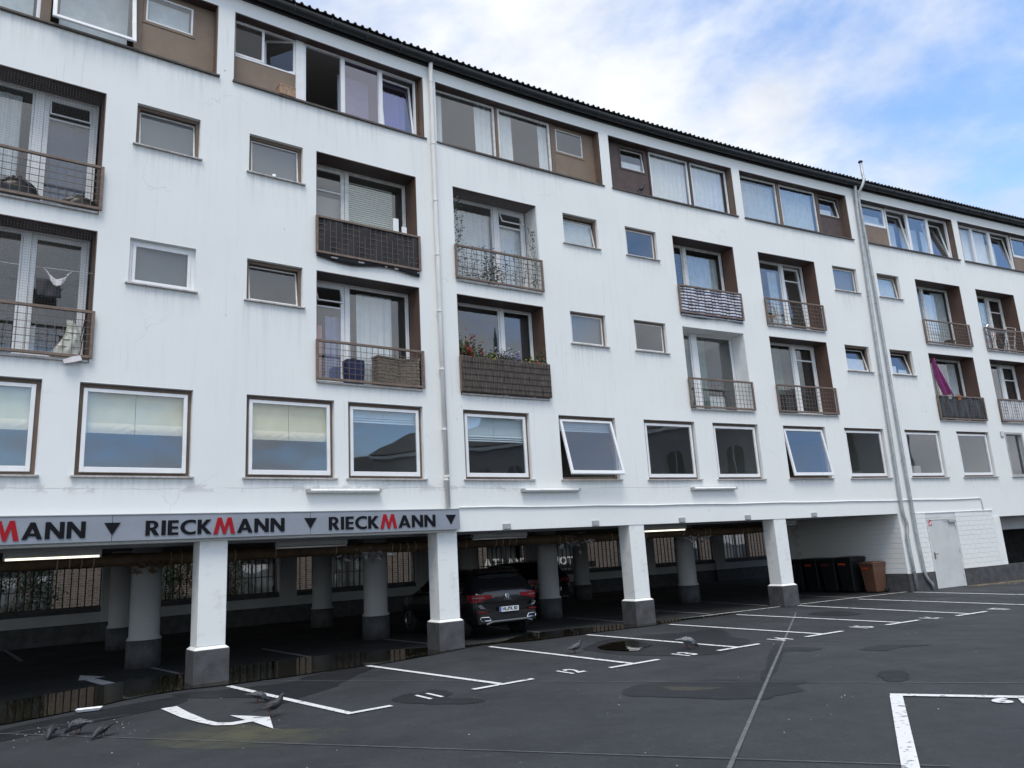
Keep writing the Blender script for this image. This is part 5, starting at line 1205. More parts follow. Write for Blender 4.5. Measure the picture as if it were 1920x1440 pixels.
# ================================================================ things on the balconies
def bag(T, r, h, label, m=BLACKP, seed=1):
    q = random.Random(seed); mb = MB(); n = 20; rings = []
    for i, (f, z) in enumerate(((.75, 0), (1.0, .12), (1.05, .35), (.95, .6), (.62, .82), (.22, .92), (.16, .95), (.24, 1.02), (.10, 1.0))):
        rings.append([(r * f * (1 + q.gauss(0, .07)) * math.cos(6.283 * k / n), r * 0.62 * f * (1 + q.gauss(0, .07)) * math.sin(6.283 * k / n), h * z + (q.gauss(0, .015) if i else 0)) for k in range(n)])
    mb.loft(rings); o = mb.build('rubbish_bag', m, None, T, True)
    return tag(o, label, 'rubbish bag', 'rubbish bags on a balcony')
BAGM = mat('black_bag_film', (0.010, 0.011, 0.013), 0.28, bump=0.6, bscale=14)
bag(FR(-0.12, 0.20, 7.836), 0.30, 0.44, 'slumped black rubbish bag behind the railing, nearer the frame edge', BAGM, 1)
bag(FR(0.80, 0.20, 7.836), 0.26, 0.33, 'black rubbish bag in the railing corner of the same balcony', BAGM, 2)
bag(FR(-0.62, 0.22, 7.836), 0.22, 0.30, 'partly hidden pale rubbish bag at the picture edge of the balcony', mat('pale_bag', (0.40, 0.32, 0.30), 0.4), 3)
def cloth(name, T, fn, nx, nz, m, label, cat, group=None, parent=None):
    mb = MB()
    for j in range(nz + 1):
        for i in range(nx + 1): mb.v.append(fn(i / nx, j / nz))
    for j in range(nz):
        for i in range(nx): o = j * (nx + 1) + i; mb.f.append((o + nx + 1, o + nx + 2, o + 1, o)); mb.m.append(0)
    o = mb.build(name, m, parent, T, True)
    so = o.modifiers.new('thick', 'SOLIDIFY'); so.thickness = 0.004
    if label: tag(o, label, cat, group)
    return o
# laundry
cl = MB().tube([W(-1.2, 0.12, 6.79), W(-0.1, 0.12, 6.745), W(1.05, 0.12, 6.78)], 0.003, 5).build('clothes_line', CURT); tag(cl, 'thin clothes line strung across the lower balcony recess', 'clothes line')
WCL = mat('white_cotton', (0.72, 0.68, 0.69), 0.9, var=0.06, scale=8)
cloth('garment', FR(0.55, 0.10, 6.77), lambda u, v: ((u - .5) * .40 * (1 - .35 * v * abs(u - .5) * 2), .02 * math.sin(u * 17) + .01, -(.16 * math.sin(math.pi * u) + .02) * (1 - v) - v * (.30 - .22 * abs(2 * u - 1) ** 2)), 16, 8, WCL, 'white garment pegged to the clothes line', 'garment')
cloth('garment', FR(0.43, 0.20, 6.60), lambda u, v: ((u - .5) * .34 + .03 * v, .012 * math.sin(u * 11 + v * 4), -v * .30), 12, 8, mat('grey_cotton', (0.05, 0.05, 0.055), 0.9, var=0.2, scale=20), 'dark grey garment hanging behind the white one', 'garment')
pb = cloth('plastic_bag', FR(0.76, 0.02, 5.88), lambda u, v: ((u - .5) * (.10 + .34 * v) + .05 * math.sin(5 * v), -.03 - .05 * math.sin(math.pi * u) * math.sin(3 * v) + .008 * math.sin(u * 13 + v * 5), -v * .68), 16, 12, mat('thin_pale_plastic', (0.52, 0.52, 0.45), 0.4, var=0.2, scale=9), 'limp pale plastic bag hung from the railing of the lower balcony', 'bag')
pk = MB().loft([[(-.13, -.02, -.03), (-.13, .02, -.03), (-.13, .02, .03), (-.13, -.02, .03)], [(0, -.035, -.045), (0, .035, -.045), (0, .035, .045), (0, -.035, .045)], [(.13, -.006, -.04), (.13, .006, -.04), (.13, .006, .04), (.13, -.006, .04)]]).build('wrapper', WCL, None, FR(0.82, -0.10, 5.205) @ Matrix.Rotation(R(-20), 4, 'Y')); tag(pk, 'crumpled white wrapper stuck under the railing of the laundry balcony', 'litter')
sk = MB().tube([W(0.88, 0.1, 5.24), W(0.99, 0.05, 6.0)], 0.010, 6).tube([W(0.92, 0.06, 5.24), W(1.0, 0.03, 5.95)], 0.008, 6).build('broom_stick', BAR); tag(sk, 'thin dark sticks leaning in the corner of the laundry balcony', 'stick')
# black screen, boards
def screen(key, Z, m, name, label, cat, z0=0.07, z1=0.86, amp=0.006, y=-0.055, sag=0.0, seed=0, x0=None, x1=None):
    s0, s1 = BAL[key]; w = s1 - s0 + 0.0; q = random.Random(seed); ph = q.random() * 6
    a = -w / 2 - 0.0 if x0 is None else x0; b = w / 2 if x1 is None else x1
    return cloth(name, FR((s0 + s1) / 2, y, Z[0]), lambda u, v: (a + (b - a) * u, amp * (math.sin(u * 23 + ph) * math.sin(v * 5 + ph) + .6 * math.sin(u * 51)) , z1 - (z1 - z0) * v - sag * v * (1.2 * math.sin(u * 4.1 + .4) ** 2)), 40, 8, m, label, cat)
screen('d', Z3, mat('black_shade_cloth', (0.022, 0.021, 0.024), 0.8, var=0.2, scale=4), 'shade_cloth', 'black shade cloth lining a balcony railing, its hem sagging below', 'shade cloth', z0=0.0, amp=0.010, sag=0.07, seed=1)
for i, (x, h, wd, lb) in enumerate(((6.78, 0.40, 0.13, 'tall white board standing on end behind the black shade cloth'), (6.98, 0.24, 0.12, 'short white board standing next to the tall one on the shaded balcony'))):
    o = bevel(MB().box(-wd/2, wd/2, 0, 0.02, 0, 0.83 + h).build('board', CURT, None, FR(x, 0.13, 7.836)), 0.004, 1); tag(o, lb, 'board')
# blue bag and wicker chests
bb = MB().loft([[(-.17, -.10, 0), (.17, -.10, 0), (.17, .12, 0), (-.17, .12, 0)], [(-.19, -.12, .25), (.19, -.12, .25), (.19, .13, .25), (-.19, .13, .25)], [(-.20, -.11, .50), (.20, -.11, .50), (.20, .12, .50), (-.20, .12, .50)], [(-.18, -.09, .53), (.18, -.09, .53), (.18, .10, .53), (-.18, .10, .53)]]).build('blue_bag', mat('navy_fabric', (0.018, 0.024, 0.075), 0.8, var=0.25, scale=9), None, FR(5.76, 0.14, 5.236)); bevel(bb, 0.02, 2); tag(bb, 'navy blue fabric bag on the balcony beside the wicker chest', 'bag')
WICK = None
def wicker():
    m, t, b = newmat('wicker'); nn = t.nodes.new; lk = t.links.new
    co = nn('ShaderNodeTexCoord')
    w1 = nn('ShaderNodeTexWave'); w1.inputs['Scale'].default_value = 14; w1.bands_direction = 'Z'; w1.inputs['Distortion'].default_value = 2.5; w1.inputs['Detail'].default_value = 3; lk(co.outputs['Object'], w1.inputs['Vector'])
    n = nn('ShaderNodeTexNoise'); n.inputs['Scale'].default_value = 35; lk(co.outputs['Object'], n.inputs['Vector'])
    mu = nn('ShaderNodeMath'); mu.operation = 'MULTIPLY_ADD'; lk(w1.outputs['Fac'], mu.inputs[0]); mu.inputs[1].default_value = 0.55; lk(n.outputs['Fac'], mu.inputs[2])
    r = nn('ShaderNodeValToRGB'); r.color_ramp.elements[0].position = 0.42; r.color_ramp.elements[0].color = (0.05, 0.040, 0.032, 1); r.color_ramp.elements[1].position = 0.95; r.color_ramp.elements[1].color = (0.34, 0.29, 0.23, 1); lk(mu.outputs[0], r.inputs[0])
    lk(r.outputs[0], b.inputs['Base Color']); b.inputs['Roughness'].default_value = 0.8
    bp = nn('ShaderNodeBump'); bp.inputs['Strength'].default_value = 0.8; bp.inputs['Distance'].default_value = 0.02; lk(mu.outputs[0], bp.inputs['Height']); lk(bp.outputs[0], b.inputs['Normal'])
    return m
WICK = wicker()
def weave(t, hw, hd, h, top=1.0):
    b = MB(); q = random.Random(3); rows = 16
    for r_ in range(rows):
        z0, z1 = h * r_ / rows, h * (r_ + 0.92) / rows; e = 0.006 * (r_ % 2); k = 1 + (top - 1) * r_ / rows
        b.ring(-hw * k - e, hw * k + e, 0, 0.001, 0, 0, 0) if False else b.loft([[(-hw * k - e, -hd - e, z0), (hw * k + e, -hd - e, z0), (hw * k + e, hd + e, z0), (-hw * k - e, hd + e, z0)], [(-hw * k - e, -hd - e, z1), (hw * k + e, -hd - e, z1), (hw * k + e, hd + e, z1), (-hw * k - e, hd + e, z1)]])
    b.build('basket_body', WICK, t)
for s, d, rz, lb in ((6.45, 0.13, 10, 'large wicker chest standing behind the balcony railing next to the blue bag'), (6.95, 0.15, -20, 'second wicker chest set at an angle in the railing corner')):
    t = empty('wicker_chest', FR(s, d, 5.236, R(rz))); tag(t, lb, 'basket', 'wicker chests on the balcony')
    weave(t, 0.25, 0.11, 0.60); bevel(MB().box(-.27, .27, -.125, .125, .605, .65).build('lid', WICK, t), 0.01, 2)
# reed mat
def reed():
    m, t, b = newmat('reed_mat'); nn = t.nodes.new; lk = t.links.new
    co = nn('ShaderNodeTexCoord'); mp = nn('ShaderNodeMapping'); mp.inputs['Scale'].default_value = (60, 1, 2.2); lk(co.outputs['Object'], mp.inputs[0])
    n = nn('ShaderNodeTexNoise'); n.inputs['Scale'].default_value = 1.6; n.inputs['Detail'].default_value = 4; lk(mp.outputs[0], n.inputs['Vector'])
    r = nn('ShaderNodeValToRGB'); r.color_ramp.elements[0].position = 0.36; r.color_ramp.elements[0].color = (0.035, 0.030, 0.028, 1); r.color_ramp.elements[1].position = 0.68; r.color_ramp.elements[1].color = (0.24, 0.20, 0.175, 1); lk(n.outputs['Fac'], r.inputs[0]); lk(r.outputs[0], b.inputs['Base Color']); b.inputs['Roughness'].default_value = 0.85
    return m
REED = reed()
s0, s1 = BAL['e']; w = s1 - s0; mb = MB(); q = random.Random(2)
x = -w / 2 + 0.0
while x < w / 2:
    hz = 0.845 + q.uniform(-.02, .015); r_ = 0.009; y = q.uniform(-.003, .003)
    mb.loft([[(x, y - r_, z), (x + .012, y - r_ * .3, z), (x + .012, y + r_, z), (x, y + r_, z)] for z in (0.065 + q.uniform(0, .012), hz)]); x += 0.0125
rm_ = mb.build('reed_screen', REED, None, FR((s0 + s1) / 2, -0.108, Z2[0])); tag(rm_, 'brown reed screen tied to the railing below the flower boxes', 'screen'); rm_['kind'] = 'thing'
wm = MB()
for z in (0.17, 0.31, 0.45, 0.59, 0.73): wm.box(-w/2, w/2, -0.016, -0.012, z - .006, z + .006)
wm.build('binding_wire', BAR, rm_)
# flower boxes
def flowers(T, L_, specs, label, seed, box=TERRA, cat='flower box'):
    t = empty('flower_box', T); tag(t, label, cat)
    bevel(MB().loft([[(-L_/2 + .02, -.06, 0), (L_/2 - .02, -.06, 0), (L_/2 - .02, .06, 0), (-L_/2 + .02, .06, 0)], [(-L_/2, -.08, .15), (L_/2, -.08, .15), (L_/2, .08, .15), (-L_/2, .08, .15)]]).build('box', box, t), .006, 1)
    q = random.Random(seed)
    lf = MB(); fl = {}
    for x, hw, h, nl, nf, fm in specs:
        for i in range(nl):
            c = Vector((max(-L_/2 + .02, min(L_/2, x + q.gauss(0, hw * .55))), q.gauss(0, .07), .12 + abs(q.gauss(0, h * .5)))); r_ = q.uniform(.016, .036); a = Vector((q.gauss(0, 1), q.gauss(0, 1), q.gauss(0, 1))).normalized(); b_ = a.orthogonal().normalized(); d_ = a.cross(b_)
            lf.poly([c + b_ * r_, c + d_ * r_ * .7, c - b_ * r_, c - d_ * r_ * .7])
        m = fl.setdefault(fm, MB())
        for i in range(nf):
            c = Vector((max(-L_/2 + .02, min(L_/2, x + q.gauss(0, hw * .5))), q.gauss(0, .07) - .03, .16 + abs(q.gauss(h * .45, h * .35))))
            for k in range(7):
                o = c + Vector((q.gauss(0, .016), q.gauss(0, .016), q.gauss(0, .014))); a = Vector((q.gauss(0, 1), q.gauss(0, 1), q.gauss(0, 1))).normalized(); b_ = a.orthogonal().normalized(); d_ = a.cross(b_); r_ = q.uniform(.009, .018)
                m.poly([o + b_ * r_, o + d_ * r_, o - b_ * r_, o - d_ * r_])
    lf.build('leaves', LEAF, t)
    for fm, m in fl.items():
        if m.f: m.build('blossoms', fm, t)
    return t
flowers(FR(8.48, 0.06, 5.88), 0.55, [(-.08, .30, .40, 1100, 60, FLR), (.27, .06, .45, 60, 5, FLR)], 'flower box of red geraniums at the end of the reed screened balcony', 1)
flowers(FR(9.28, 0.06, 5.87), 0.95, [(-.28, .20, .20, 520, 14, FLY), (.08, .24, .28, 460, 110, FLP), (.36, .18, .16, 240, 24, FLV)], 'flower box with lilac and yellow blossoms in the middle of the reed screened balcony', 2)
flowers(FR(10.18, 0.06, 5.86), 0.6, [(-.15, .14, .16, 360, 8, FLY), (.05, .06, .14, 80, 8, FLR), (.2, .10, .34, 300, 3, FLR)], 'short flower box with yellow blossoms and reddish twigs behind the reed screen', 3)
for s, L_ in ((8.42, .55), (9.28, .95), (10.18, .6)): pass
# flower shelf carrying the boxes
sh = MB().box(-1.15, 1.15, -.03, .15, -.02, 0.0); 
for x in (-1.0, 0, 1.0): sh.box(x - .015, x + .015, .10, .13, -.62, -.021)
sho = sh.build('flower_shelf', RAIL, None, FR(9.33, 0.0, 5.858)); tag(sho, 'low brown shelf carrying the flower boxes behind the reed screen', 'shelf')
# climbing plant on the upper balcony
vt = empty('climbing_plant', FR(9.33, 0.0, 7.836)); tag(vt, 'leafy vine trailing round the white recess and through the railing', 'plant')
q = random.Random(6); lf = MB(); stm = MB()
def vine(path, n, sp=.035, sz=.02):
    stm.tube(path, .0035, 4)
    for i in range(n):
        k = q.random() * (len(path) - 1); a = Vector(path[int(k)]); b_ = Vector(path[min(int(k) + 1, len(path) - 1)]); c = a.lerp(b_, k - int(k)) + Vector((q.gauss(0, sp), q.gauss(0, .02), q.gauss(0, sp)))
        u = Vector((q.gauss(0, 1), q.gauss(0, .4), q.gauss(0, 1))).normalized(); v = Vector((-u.z, q.gauss(0, .5), u.x)).normalized(); r_ = sz * q.uniform(.6, 1.4)
        lf.poly([c + u * r_, c + v * r_ * .7, c - u * r_, c - v * r_ * .7])
vine([(-1.05, .03, .05), (-1.08, .02, .7), (-1.02, .03, 1.2), (-1.10, .03, 1.7), (-1.0, .03, 1.95)], 200, .07); vine([(-1.1, .02, .8), (-.95, .02, 1.3), (-.92, .02, 1.6)], 30)
vine([(1.10, .12, .05), (1.12, .10, .8), (1.10, .14, 1.2), (1.12, .12, 1.65)], 170, .06); vine([(-1.1, -.06, .82), (-.4, -.06, .85), (.3, -.06, .82), (1.05, -.06, .84)], 45, .04)
for i in range(8): xx = -1.0 + i * .28; vine([(xx, -.045, .84), (xx + .05, -.05, .5), (xx - .02, -.045, .15)], 36, .04, .020)
vine([(-.2, .1, .05), (-.15, .12, .4), (-.2, .1, .75)], 130, .10, .03); vine([(.1, .1, .05), (.0, .12, .5)], 60, .08, .03); vine([(-.9, .12, .2), (-.2, .12, .25)], 60, .05)
stm.build('stems', LEAFD, vt); lf.build('leaves', LEAFD, vt)
tb = MB().box(-1.0, -.15, .12, .30, .0, .16).build('planter', GREYM, vt); 
# striped cloth
def stripes():
    m, t, b = newmat('striped_canvas'); nn = t.nodes.new; lk = t.links.new
    co = nn('ShaderNodeTexCoord'); sp = nn('ShaderNodeSeparateXYZ'); lk(co.outputs['Object'], sp.inputs[0])
    n = nn('ShaderNodeTexNoise'); n.inputs['Scale'].default_value = 3; lk(co.outputs['Object'], n.inputs['Vector'])
    a = nn('ShaderNodeMath'); a.operation = 'MULTIPLY_ADD'; lk(n.outputs['Fac'], a.inputs[0]); a.inputs[1].default_value = 0.03; lk(sp.outputs[2], a.inputs[2])
    f = nn('ShaderNodeMath'); f.operation = 'MULTIPLY'; lk(a.outputs[0], f.inputs[0]); f.inputs[1].default_value = 11.5
    g = nn('ShaderNodeMath'); g.operation = 'FRACT'; lk(f.outputs[0], g.inputs[0]); h = nn('ShaderNodeMath'); h.operation = 'GREATER_THAN'; lk(g.outputs[0], h.inputs[0]); h.inputs[1].default_value = 0.5
    mx = nn('ShaderNodeMixRGB'); lk(h.outputs[0], mx.inputs[0]); mx.inputs[1].default_value = (0.62, 0.64, 0.68, 1); mx.inputs[2].default_value = (0.018, 0.026, 0.085, 1); lk(mx.outputs[0], b.inputs['Base Color']); b.inputs['Roughness'].default_value = 0.85
    return m
screen('h', Z3, stripes(), 'striped_cloth', 'navy and white striped cloth tied behind a balcony railing', 'cloth', z0=0.0, amp=0.014, sag=0.03, seed=5)
screen('l', Z2, mat('dark_tarp', (0.030, 0.032, 0.036), 0.45, bump=0.5, bscale=9), 'tarpaulin', 'crumpled dark tarpaulin lining the railing under the terracotta pots', 'tarpaulin', z0=0.08, amp=0.02, seed=6)
screen('m', Z2, mat('white_mesh_cloth', (0.55, 0.57, 0.59), 0.8, var=0.1, scale=12), 'mesh_cloth', 'white mesh cloth lining the railing at the picture edge', 'cloth', z0=0.09, amp=0.008, seed=7)
cloth('curtain', FR(25.98, 0.10, 6.05), lambda u, v: (-.24 + .46 * u * (.35 + .75 * v) + .36 * v * v, .05 * math.sin(u * 9 + v * 3), 1.32 - 1.35 * v), 18, 12, MAGENTA, 'magenta curtain blowing out of a balcony window above the dark tarpaulin', 'curtain')
def pot(s, r, h, z, label, m, d=-0.06):
    t = empty('flower_pot', FR(s, d, z)); tag(t, label, 'flower pot', 'pots along the tarpaulin railing')
    MB().lathe([(r * .68, 0), (r * .95, h * .78), (r * 1.08, h * .78), (r * 1.08, h), (r * .92, h), (r * .88, h * .85)], 18).build('pot', m, t, smooth=False)
    lf = MB(); q = random.Random(int(s * 100))
    for i in range(24):
        c = Vector((q.gauss(0, r * .6), q.gauss(0, r * .6), h + abs(q.gauss(0, .05)))); a = Vector((q.gauss(0, 1), q.gauss(0, 1), 1)).normalized(); b_ = a.orthogonal().normalized(); d_ = a.cross(b_); lf.poly([c + b_ * .02, c + d_ * .013, c - b_ * .02, c - d_ * .013])
    lf.build('leaves', LEAF, t)
    MB().tube([(0, .03, h * .5), (0, .09, h * 1.15), (0, .13, h * .9)], .006, 5).build('hook', BAR, t)
pot(26.05, .09, .14, 5.93, 'grey flower pot hooked to the tarpaulin railing, near the magenta curtain', GREYM); pot(26.55, .085, .15, 5.92, 'orange terracotta pot hooked to the middle of the tarpaulin railing', TERRA)
# tubular chair, stool
ch = MB().tube([W(18.50, 0.2, 7.84), W(18.50, 0.18, 8.42), W(18.56, 0.17, 8.49), W(18.72, 0.15, 8.50), W(18.80, 0.15, 8.44), W(18.86, 0.15, 7.84)], .016, 8).tube([W(18.50, 0.2, 8.15), W(18.84, 0.15, 8.15)], .012, 6).tube([W(18.52, 0.34, 7.84), W(18.52, 0.34, 8.2), W(18.82, 0.30, 8.2), W(18.84, 0.30, 7.84)], .014, 8).box(0, 0.30, 0, 0.16, 8.2, 8.225, T=FR(18.53, 0.17)).build('chair', mat('bent_wood', (0.40, 0.27, 0.17), 0.5)); tag(ch, 'bent wood chair frame behind a balcony railing', 'chair')
st = empty('stool', FR(27.05, 0.2, 7.836)); tag(st, 'small dark stool on the balcony with pale curtains', 'stool')
bevel(MB().box(-.14, .14, -.12, .12, .22, .27).build('seat', BAR, st), .01, 2)
for x in (-.11, .11):
    for y in (-.09, .09): MB().tube([(x * 1.15, y * 1.1, 0), (x, y, .22)], .014, 6).build('leg', BAR, st)
# jumble on the far balcony: a bicycle and a drying rack
bi = empty('bicycle', FR(29.45, 0.12, 7.836)); tag(bi, 'old bicycle crammed behind the railing of a far balcony', 'bicycle')
for x, nm in ((-.42, 'wheel'), (.50, 'wheel')):
    MB().tube([(x + .32 * math.cos(6.283 * k / 28), 0, .34 + .32 * math.sin(6.283 * k / 28)) for k in range(29)], .016, 6).build('wheel', TYRE, bi)
MB().tube([(-.42, 0, .34), (-.12, 0, .32), (.30, 0, .78), (-.20, 0, .80), (-.12, 0, .32)], .016, 6).tube([(-.42, .03, .34), (-.20, .03, .80)], .010, 6).tube([(.50, 0, .34), (.30, 0, .78), (.27, 0, .95)], .014, 6).build('frame', mat('pink_enamel', (0.42, 0.16, 0.18), 0.4), bi)
MB().tube([(.45, -.30, 1.00), (.30, -.24, 1.06), (.26, -.08, 1.02), (.27, 0, .95), (.26, .08, 1.02), (.30, .20, 1.06), (.45, .22, 1.00)], .012, 6).build('handlebar', CHROME, bi, Matrix.Rotation(R(80), 4, 'Z') @ Matrix.Translation((-0.27, 0.2, 0)))
bevel(MB().loft([[(-.32, -.07, .87), (-.32, .07, .87), (-.32, .07, .91), (-.32, -.07, .91)], [(-.08, -.02, .88), (-.08, .02, .88), (-.08, .02, .91), (-.08, -.02, .91)]]).build('saddle', BAR, bi), .01, 2)
dr = empty('drying_rack', FR(30.42, 0.06, 7.836)); tag(dr, 'white folding drying rack leaning over the railing beside the bicycle', 'drying rack')
m = MB()
for x in (-.28, .28): m.tube([(x - .1, .1, 0), (x + .06, -.05, .95)], .012, 6).tube([(x + .06, .1, 0), (x - .02, .0, .6)], .012, 6)
for i in range(7): f = i / 6; m.tube([(-.38 + .16 * f, .1 - .15 * f, .95 * f + .01), (.18 + .16 * f, .1 - .15 * f, .95 * f + .01)], .006, 5)
m.build('frame', CURT, dr)
tw = cloth('towel', FR(29.30, -0.03, 7.836), lambda u, v: ((u - .3) * 1.1, .01 * math.sin(u * 20), .83 - .13 * v), 16, 3, mat('grey_white_towel', (0.45, 0.46, 0.48), 0.9, var=0.15, scale=14), 'narrow grey white towel over the bicycle balcony railing', 'towel')
# crate on the top ledge
cr_ = empty('wooden_crate', FR(4.30, 0.03, 11.147)); tag(cr_, 'small slatted wooden crate on the top floor ledge', 'crate')
WOOD = mat('pale_wood', (0.36, 0.24, 0.16), 0.8, var=0.3, scale=12)
for i in range(8): x = -.155 + i * .042; MB().box(x, x + .026, -.10, -.09, .01, .20).build('slat', WOOD, cr_)
for i in range(5): y = -.085 + i * .042; MB().box(-.165, -.156, y, y + .026, .01, .20).build('slat', WOOD, cr_)
MB().ring(-.17, .17, 0.19, .215, .012, -.105, -.1001).box(-.17, .17, -.10, .11, 0, .009).box(-.17, -.156, -.1, .11, .201, .213).box(.156, .17, -.1, .11, .009, .213).box(-.155, .155, .10, .11, .01, .213).build('crate_frame', WOOD, cr_)

# ================================================================ beyond the garage
def brickmat(name, c1, c2, mort, scale=1.0):
    m, t, b = newmat(name); nn = t.nodes.new; lk = t.links.new
    co = nn('ShaderNodeTexCoord'); mp = nn('ShaderNodeMapping'); mp.inputs['Rotation'].default_value = (R(90), 0, 0); lk(co.outputs['Object'], mp.inputs[0])
    bt = nn('ShaderNodeTexBrick'); bt.inputs['Scale'].default_value = scale; bt.inputs['Color1'].default_value = (*c1, 1); bt.inputs['Color2'].default_value = (*c2, 1); bt.inputs['Mortar'].default_value = (*mort, 1)
    bt.inputs['Brick Width'].default_value = 0.25; bt.inputs['Row Height'].default_value = 0.083; bt.inputs['Mortar Size'].default_value = 0.01; lk(mp.outputs[0], bt.inputs['Vector'])
    lk(bt.outputs['Color'], b.inputs['Base Color']); b.inputs['Roughness'].default_value = 0.9
    return m
BRK = brickmat('brown_brick', (0.13, 0.102, 0.086), (0.075, 0.060, 0.052), (0.17, 0.158, 0.145))
HCUR = mat('hotel_drape', (0.16, 0.17, 0.175), 0.9, var=0.1, scale=2)
HB = empty('hotel_building', FR(12, 16)); tag(HB, 'brown brick hotel building seen through the bars behind the garage', 'building')
h = MB(); openings = []
x = -24.0
while x < 44: openings.append((x, x + 1.9)); x += 3.7
xs = [-26]
for a, b in openings: xs += [a, b]
xs.append(46)
for i in range(0, len(xs), 2): h.box(xs[i], xs[i + 1], 0, 0.3, -0.5, 3.3)
for a, b in openings: h.box(a, b, 0, 0.3, -0.5, 0.25); h.box(a, b, 0, 0.3, 2.7, 3.3)
h.box(-26, 46, 0.0, 0.3, 3.3, 12.5); h.box(-26, 46, 5, 5.2, -0.5, 12.5); h.box(-26, 46, 0.3, 5, 3.3, 3.5); h.box(-26, 46, 0.31, 5, 12.3, 12.5)
h.build('wall', BRK, HB)
DKF = mat('dark_window_frame', (0.02, 0.02, 0.022), 0.5)
for i, (a, b) in enumerate(openings):
    wn = MB().ring(a, b, 0.25, 2.7, 0.07, 0.1, 0.17).box((a + b) / 2 - .035, (a + b) / 2 + .035, 0.1, 0.17, 0.321, 2.629).box(a + .071, b - .071, 0.102, 0.168, 1.42, 1.47).build('window', DKF, HB)
    MB().box(a + .07, b - .07, 0.13, 0.136, 0.32, 2.63).build('pane', GLASS, wn)
    wave(wn, a + .1, b - .1, 0.3, 2.65, HCUR, 0.5, 0.04, 0.22)
HS = empty('hotel_sign', FR(18, 14.6, 1.2)); HS['world_children'] = 1; tag(HS, 'white ATLANTIC HOTEL letters standing behind the garage bars', 'sign')
WL = mat('white_letter', (0.72, 0.73, 0.72), 0.5)
for i, c_ in enumerate('ATLANTIC HOTEL'):
    if c_ == ' ': continue
    sP = 16.2 + 0.335 * i + (0.1 if i > 8 else 0)
    put('letter', text_mesh(c_, 0.46, 0.012, 0.03, WL, 'letter'), HS, FL(sP, 14.6, 1.42 - 0.010 * i))
strip('letter_rail', BAR, 15.9, 21.2, rect(14.59, 14.61, 1.0, 1.24), 1, HS)
for s in (15.95, 18.5, 21.1): MB().box(-.03, .03, -.02, .02, 0, 1.0).build('post', BAR, HS, FR(s, 14.6))
def bush(s, d, hgt, wd, n, label, seed):
    t = empty('shrub', FR(s, d)); tag(t, label, 'shrub', 'shrubs behind the garage')
    q = random.Random(seed); lf = MB(); stm = MB()
    for i in range(9): stm.tube([(q.gauss(0, .08), q.gauss(0, .08), 0), (q.gauss(0, wd * .25), q.gauss(0, .2), hgt * .5), (q.gauss(0, wd * .4), q.gauss(0, .3), hgt * .9)], [.02, .014, .006], 5)
    cl = [(q.gauss(0, wd * .38), q.gauss(0, wd * .3), q.uniform(.15, 1) * hgt, q.uniform(.12, .3)) for _ in range(26)]
    for i in range(n):
        c0 = q.choice(cl); c = Vector((c0[0] + q.gauss(0, c0[3]), c0[1] + q.gauss(0, c0[3]), max(.03, c0[2] + q.gauss(0, c0[3] * .8)))); a = Vector((q.gauss(0, 1), q.gauss(0, 1), q.gauss(0, 1) + .4)).normalized(); b_ = a.orthogonal().normalized(); d_ = a.cross(b_); r_ = q.uniform(.025, .055)
        lf.poly([c + b_ * r_, c + d_ * r_ * .6, c - b_ * r_, c - d_ * r_ * .6])
    stm.build('stems', BROWN2, t); lf.build('foliage', LEAFD, t)
bush(-0.6, 13.4, 2.6, 1.3, 4200, 'loose shrub behind the bars at the picture edge of the garage', 1); bush(1.5, 13.6, 2.4, 1.1, 3400, 'shrub behind the bars under the lit tube lamp', 2); bush(5.4, 13.6, 2.4, 1.2, 3600, 'shrub behind the bars seen beside the first white column', 3); bush(7.0, 14.0, 2.0, 0.6, 1200, 'small shrub against the hotel wall between two columns', 4)

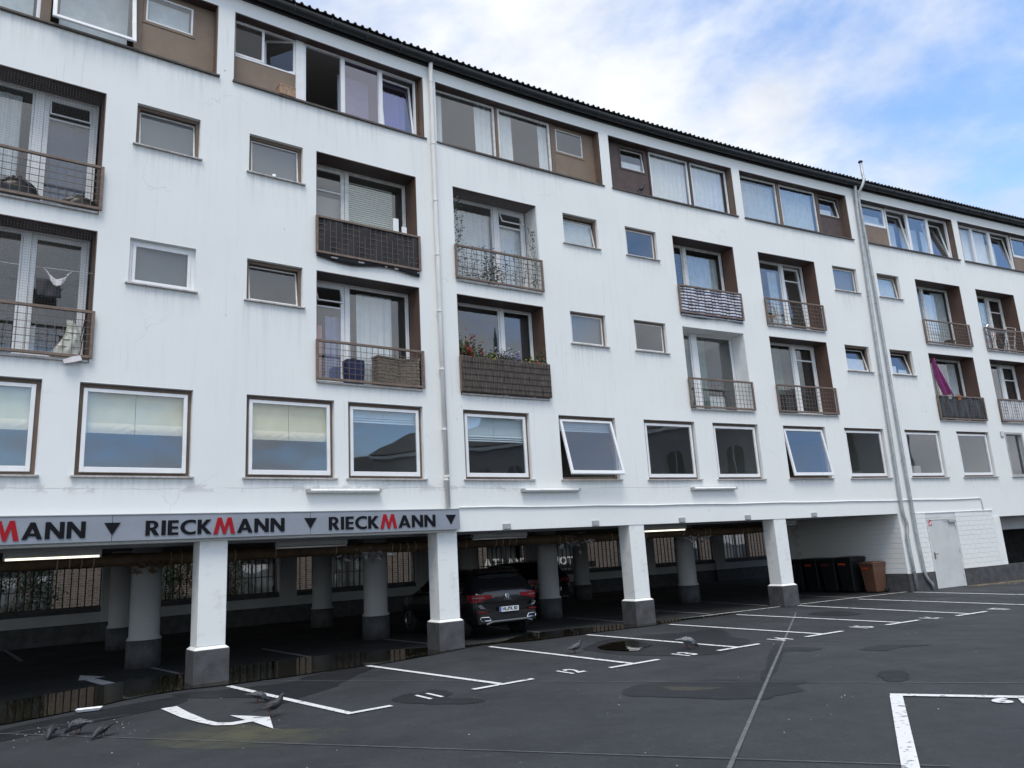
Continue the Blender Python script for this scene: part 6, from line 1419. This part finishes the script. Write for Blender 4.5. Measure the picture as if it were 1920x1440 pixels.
# ================================================================ what the windows mirror, across the court
STUC = mat('grey_stucco', (0.34, 0.34, 0.33), 0.85, var=0.1, scale=0.4); SLATE = mat('slate_roof', (0.10, 0.105, 0.11), 0.7, var=0.2, scale=1); COPPER = mat('green_copper', (0.10, 0.16, 0.14), 0.6, var=0.2, scale=0.6)
OB = empty('stucco_building', Matrix.Translation((44, 4, 0)) @ Matrix.Rotation(R(90), 4, 'Z')); tag(OB, 'grey stucco building with tall arched windows mirrored in the office panes', 'building')
MB().box(-16, 14, -12, 0, 0, 11).build('wall', STUC, OB); MB().loft([[(-16.4, -12.3, 11), (14.4, -12.3, 11), (14.4, .4, 11), (-16.4, .4, 11)], [(-14, -8, 13.5), (12, -8, 13.5), (12, -4, 13.5), (-14, -4, 13.5)]]).build('roof', SLATE, OB)
for i in range(10):
    x = -14.6 + i * 2.95
    for z, hh in ((1.2, 3.0), (6.0, 3.0)):
        pr = [(x - .65, z), (x + .65, z)] + [(x + .65 * math.cos(R(a)), z + hh - .65 + .65 * math.sin(R(a))) for a in range(0, 181, 20)]
        mb = MB(); mb.loft([[(p[0], y, p[1]) for p in pr] for y in (0.002, 0.05)]); wn = mb.build('window', CGL, OB)
        MB().box(x - .8, x + .8, 0.001, .16, z - .14, z - .001).build('sill', WHITE, wn)
        MB().box(x - .03, x + .03, .051, .08, z, z + hh).build('glazing_bar', WHITE, wn)
for z in (5.1, 10.6): MB().box(-16.2, 14.2, .001, .3, z, z + .3).build('cornice', WHITE, OB)
CH = empty('church', Matrix.Translation((62, -20, 0)) @ Matrix.Rotation(R(60), 4, 'Z')); tag(CH, 'brick church with a slender spire mirrored in an office pane', 'church')
CB = mat('church_brick', (0.16, 0.085, 0.06), 0.9, var=0.15, scale=0.5)
MB().box(-14, 6, -6, 6, 0, 8).build('nave', CB, CH); MB().loft([[(-14.3, -6.4, 8), (-14.3, 6.4, 8), (-14.3, 0, 13.5)], [(6, -6.4, 8), (6, 6.4, 8), (6, 0, 13.5)]]).build('roof', SLATE, CH)
tw_ = MB().box(6.01, 10.6, -2.3, 2.3, 0, 15).build('tower', CB, CH)
MB().lathe([(3.1, 15), (1.0, 20), (0.05, 29)], 8, T=Matrix.Translation((8.3, 0, 0))).build('spire', COPPER, CH)
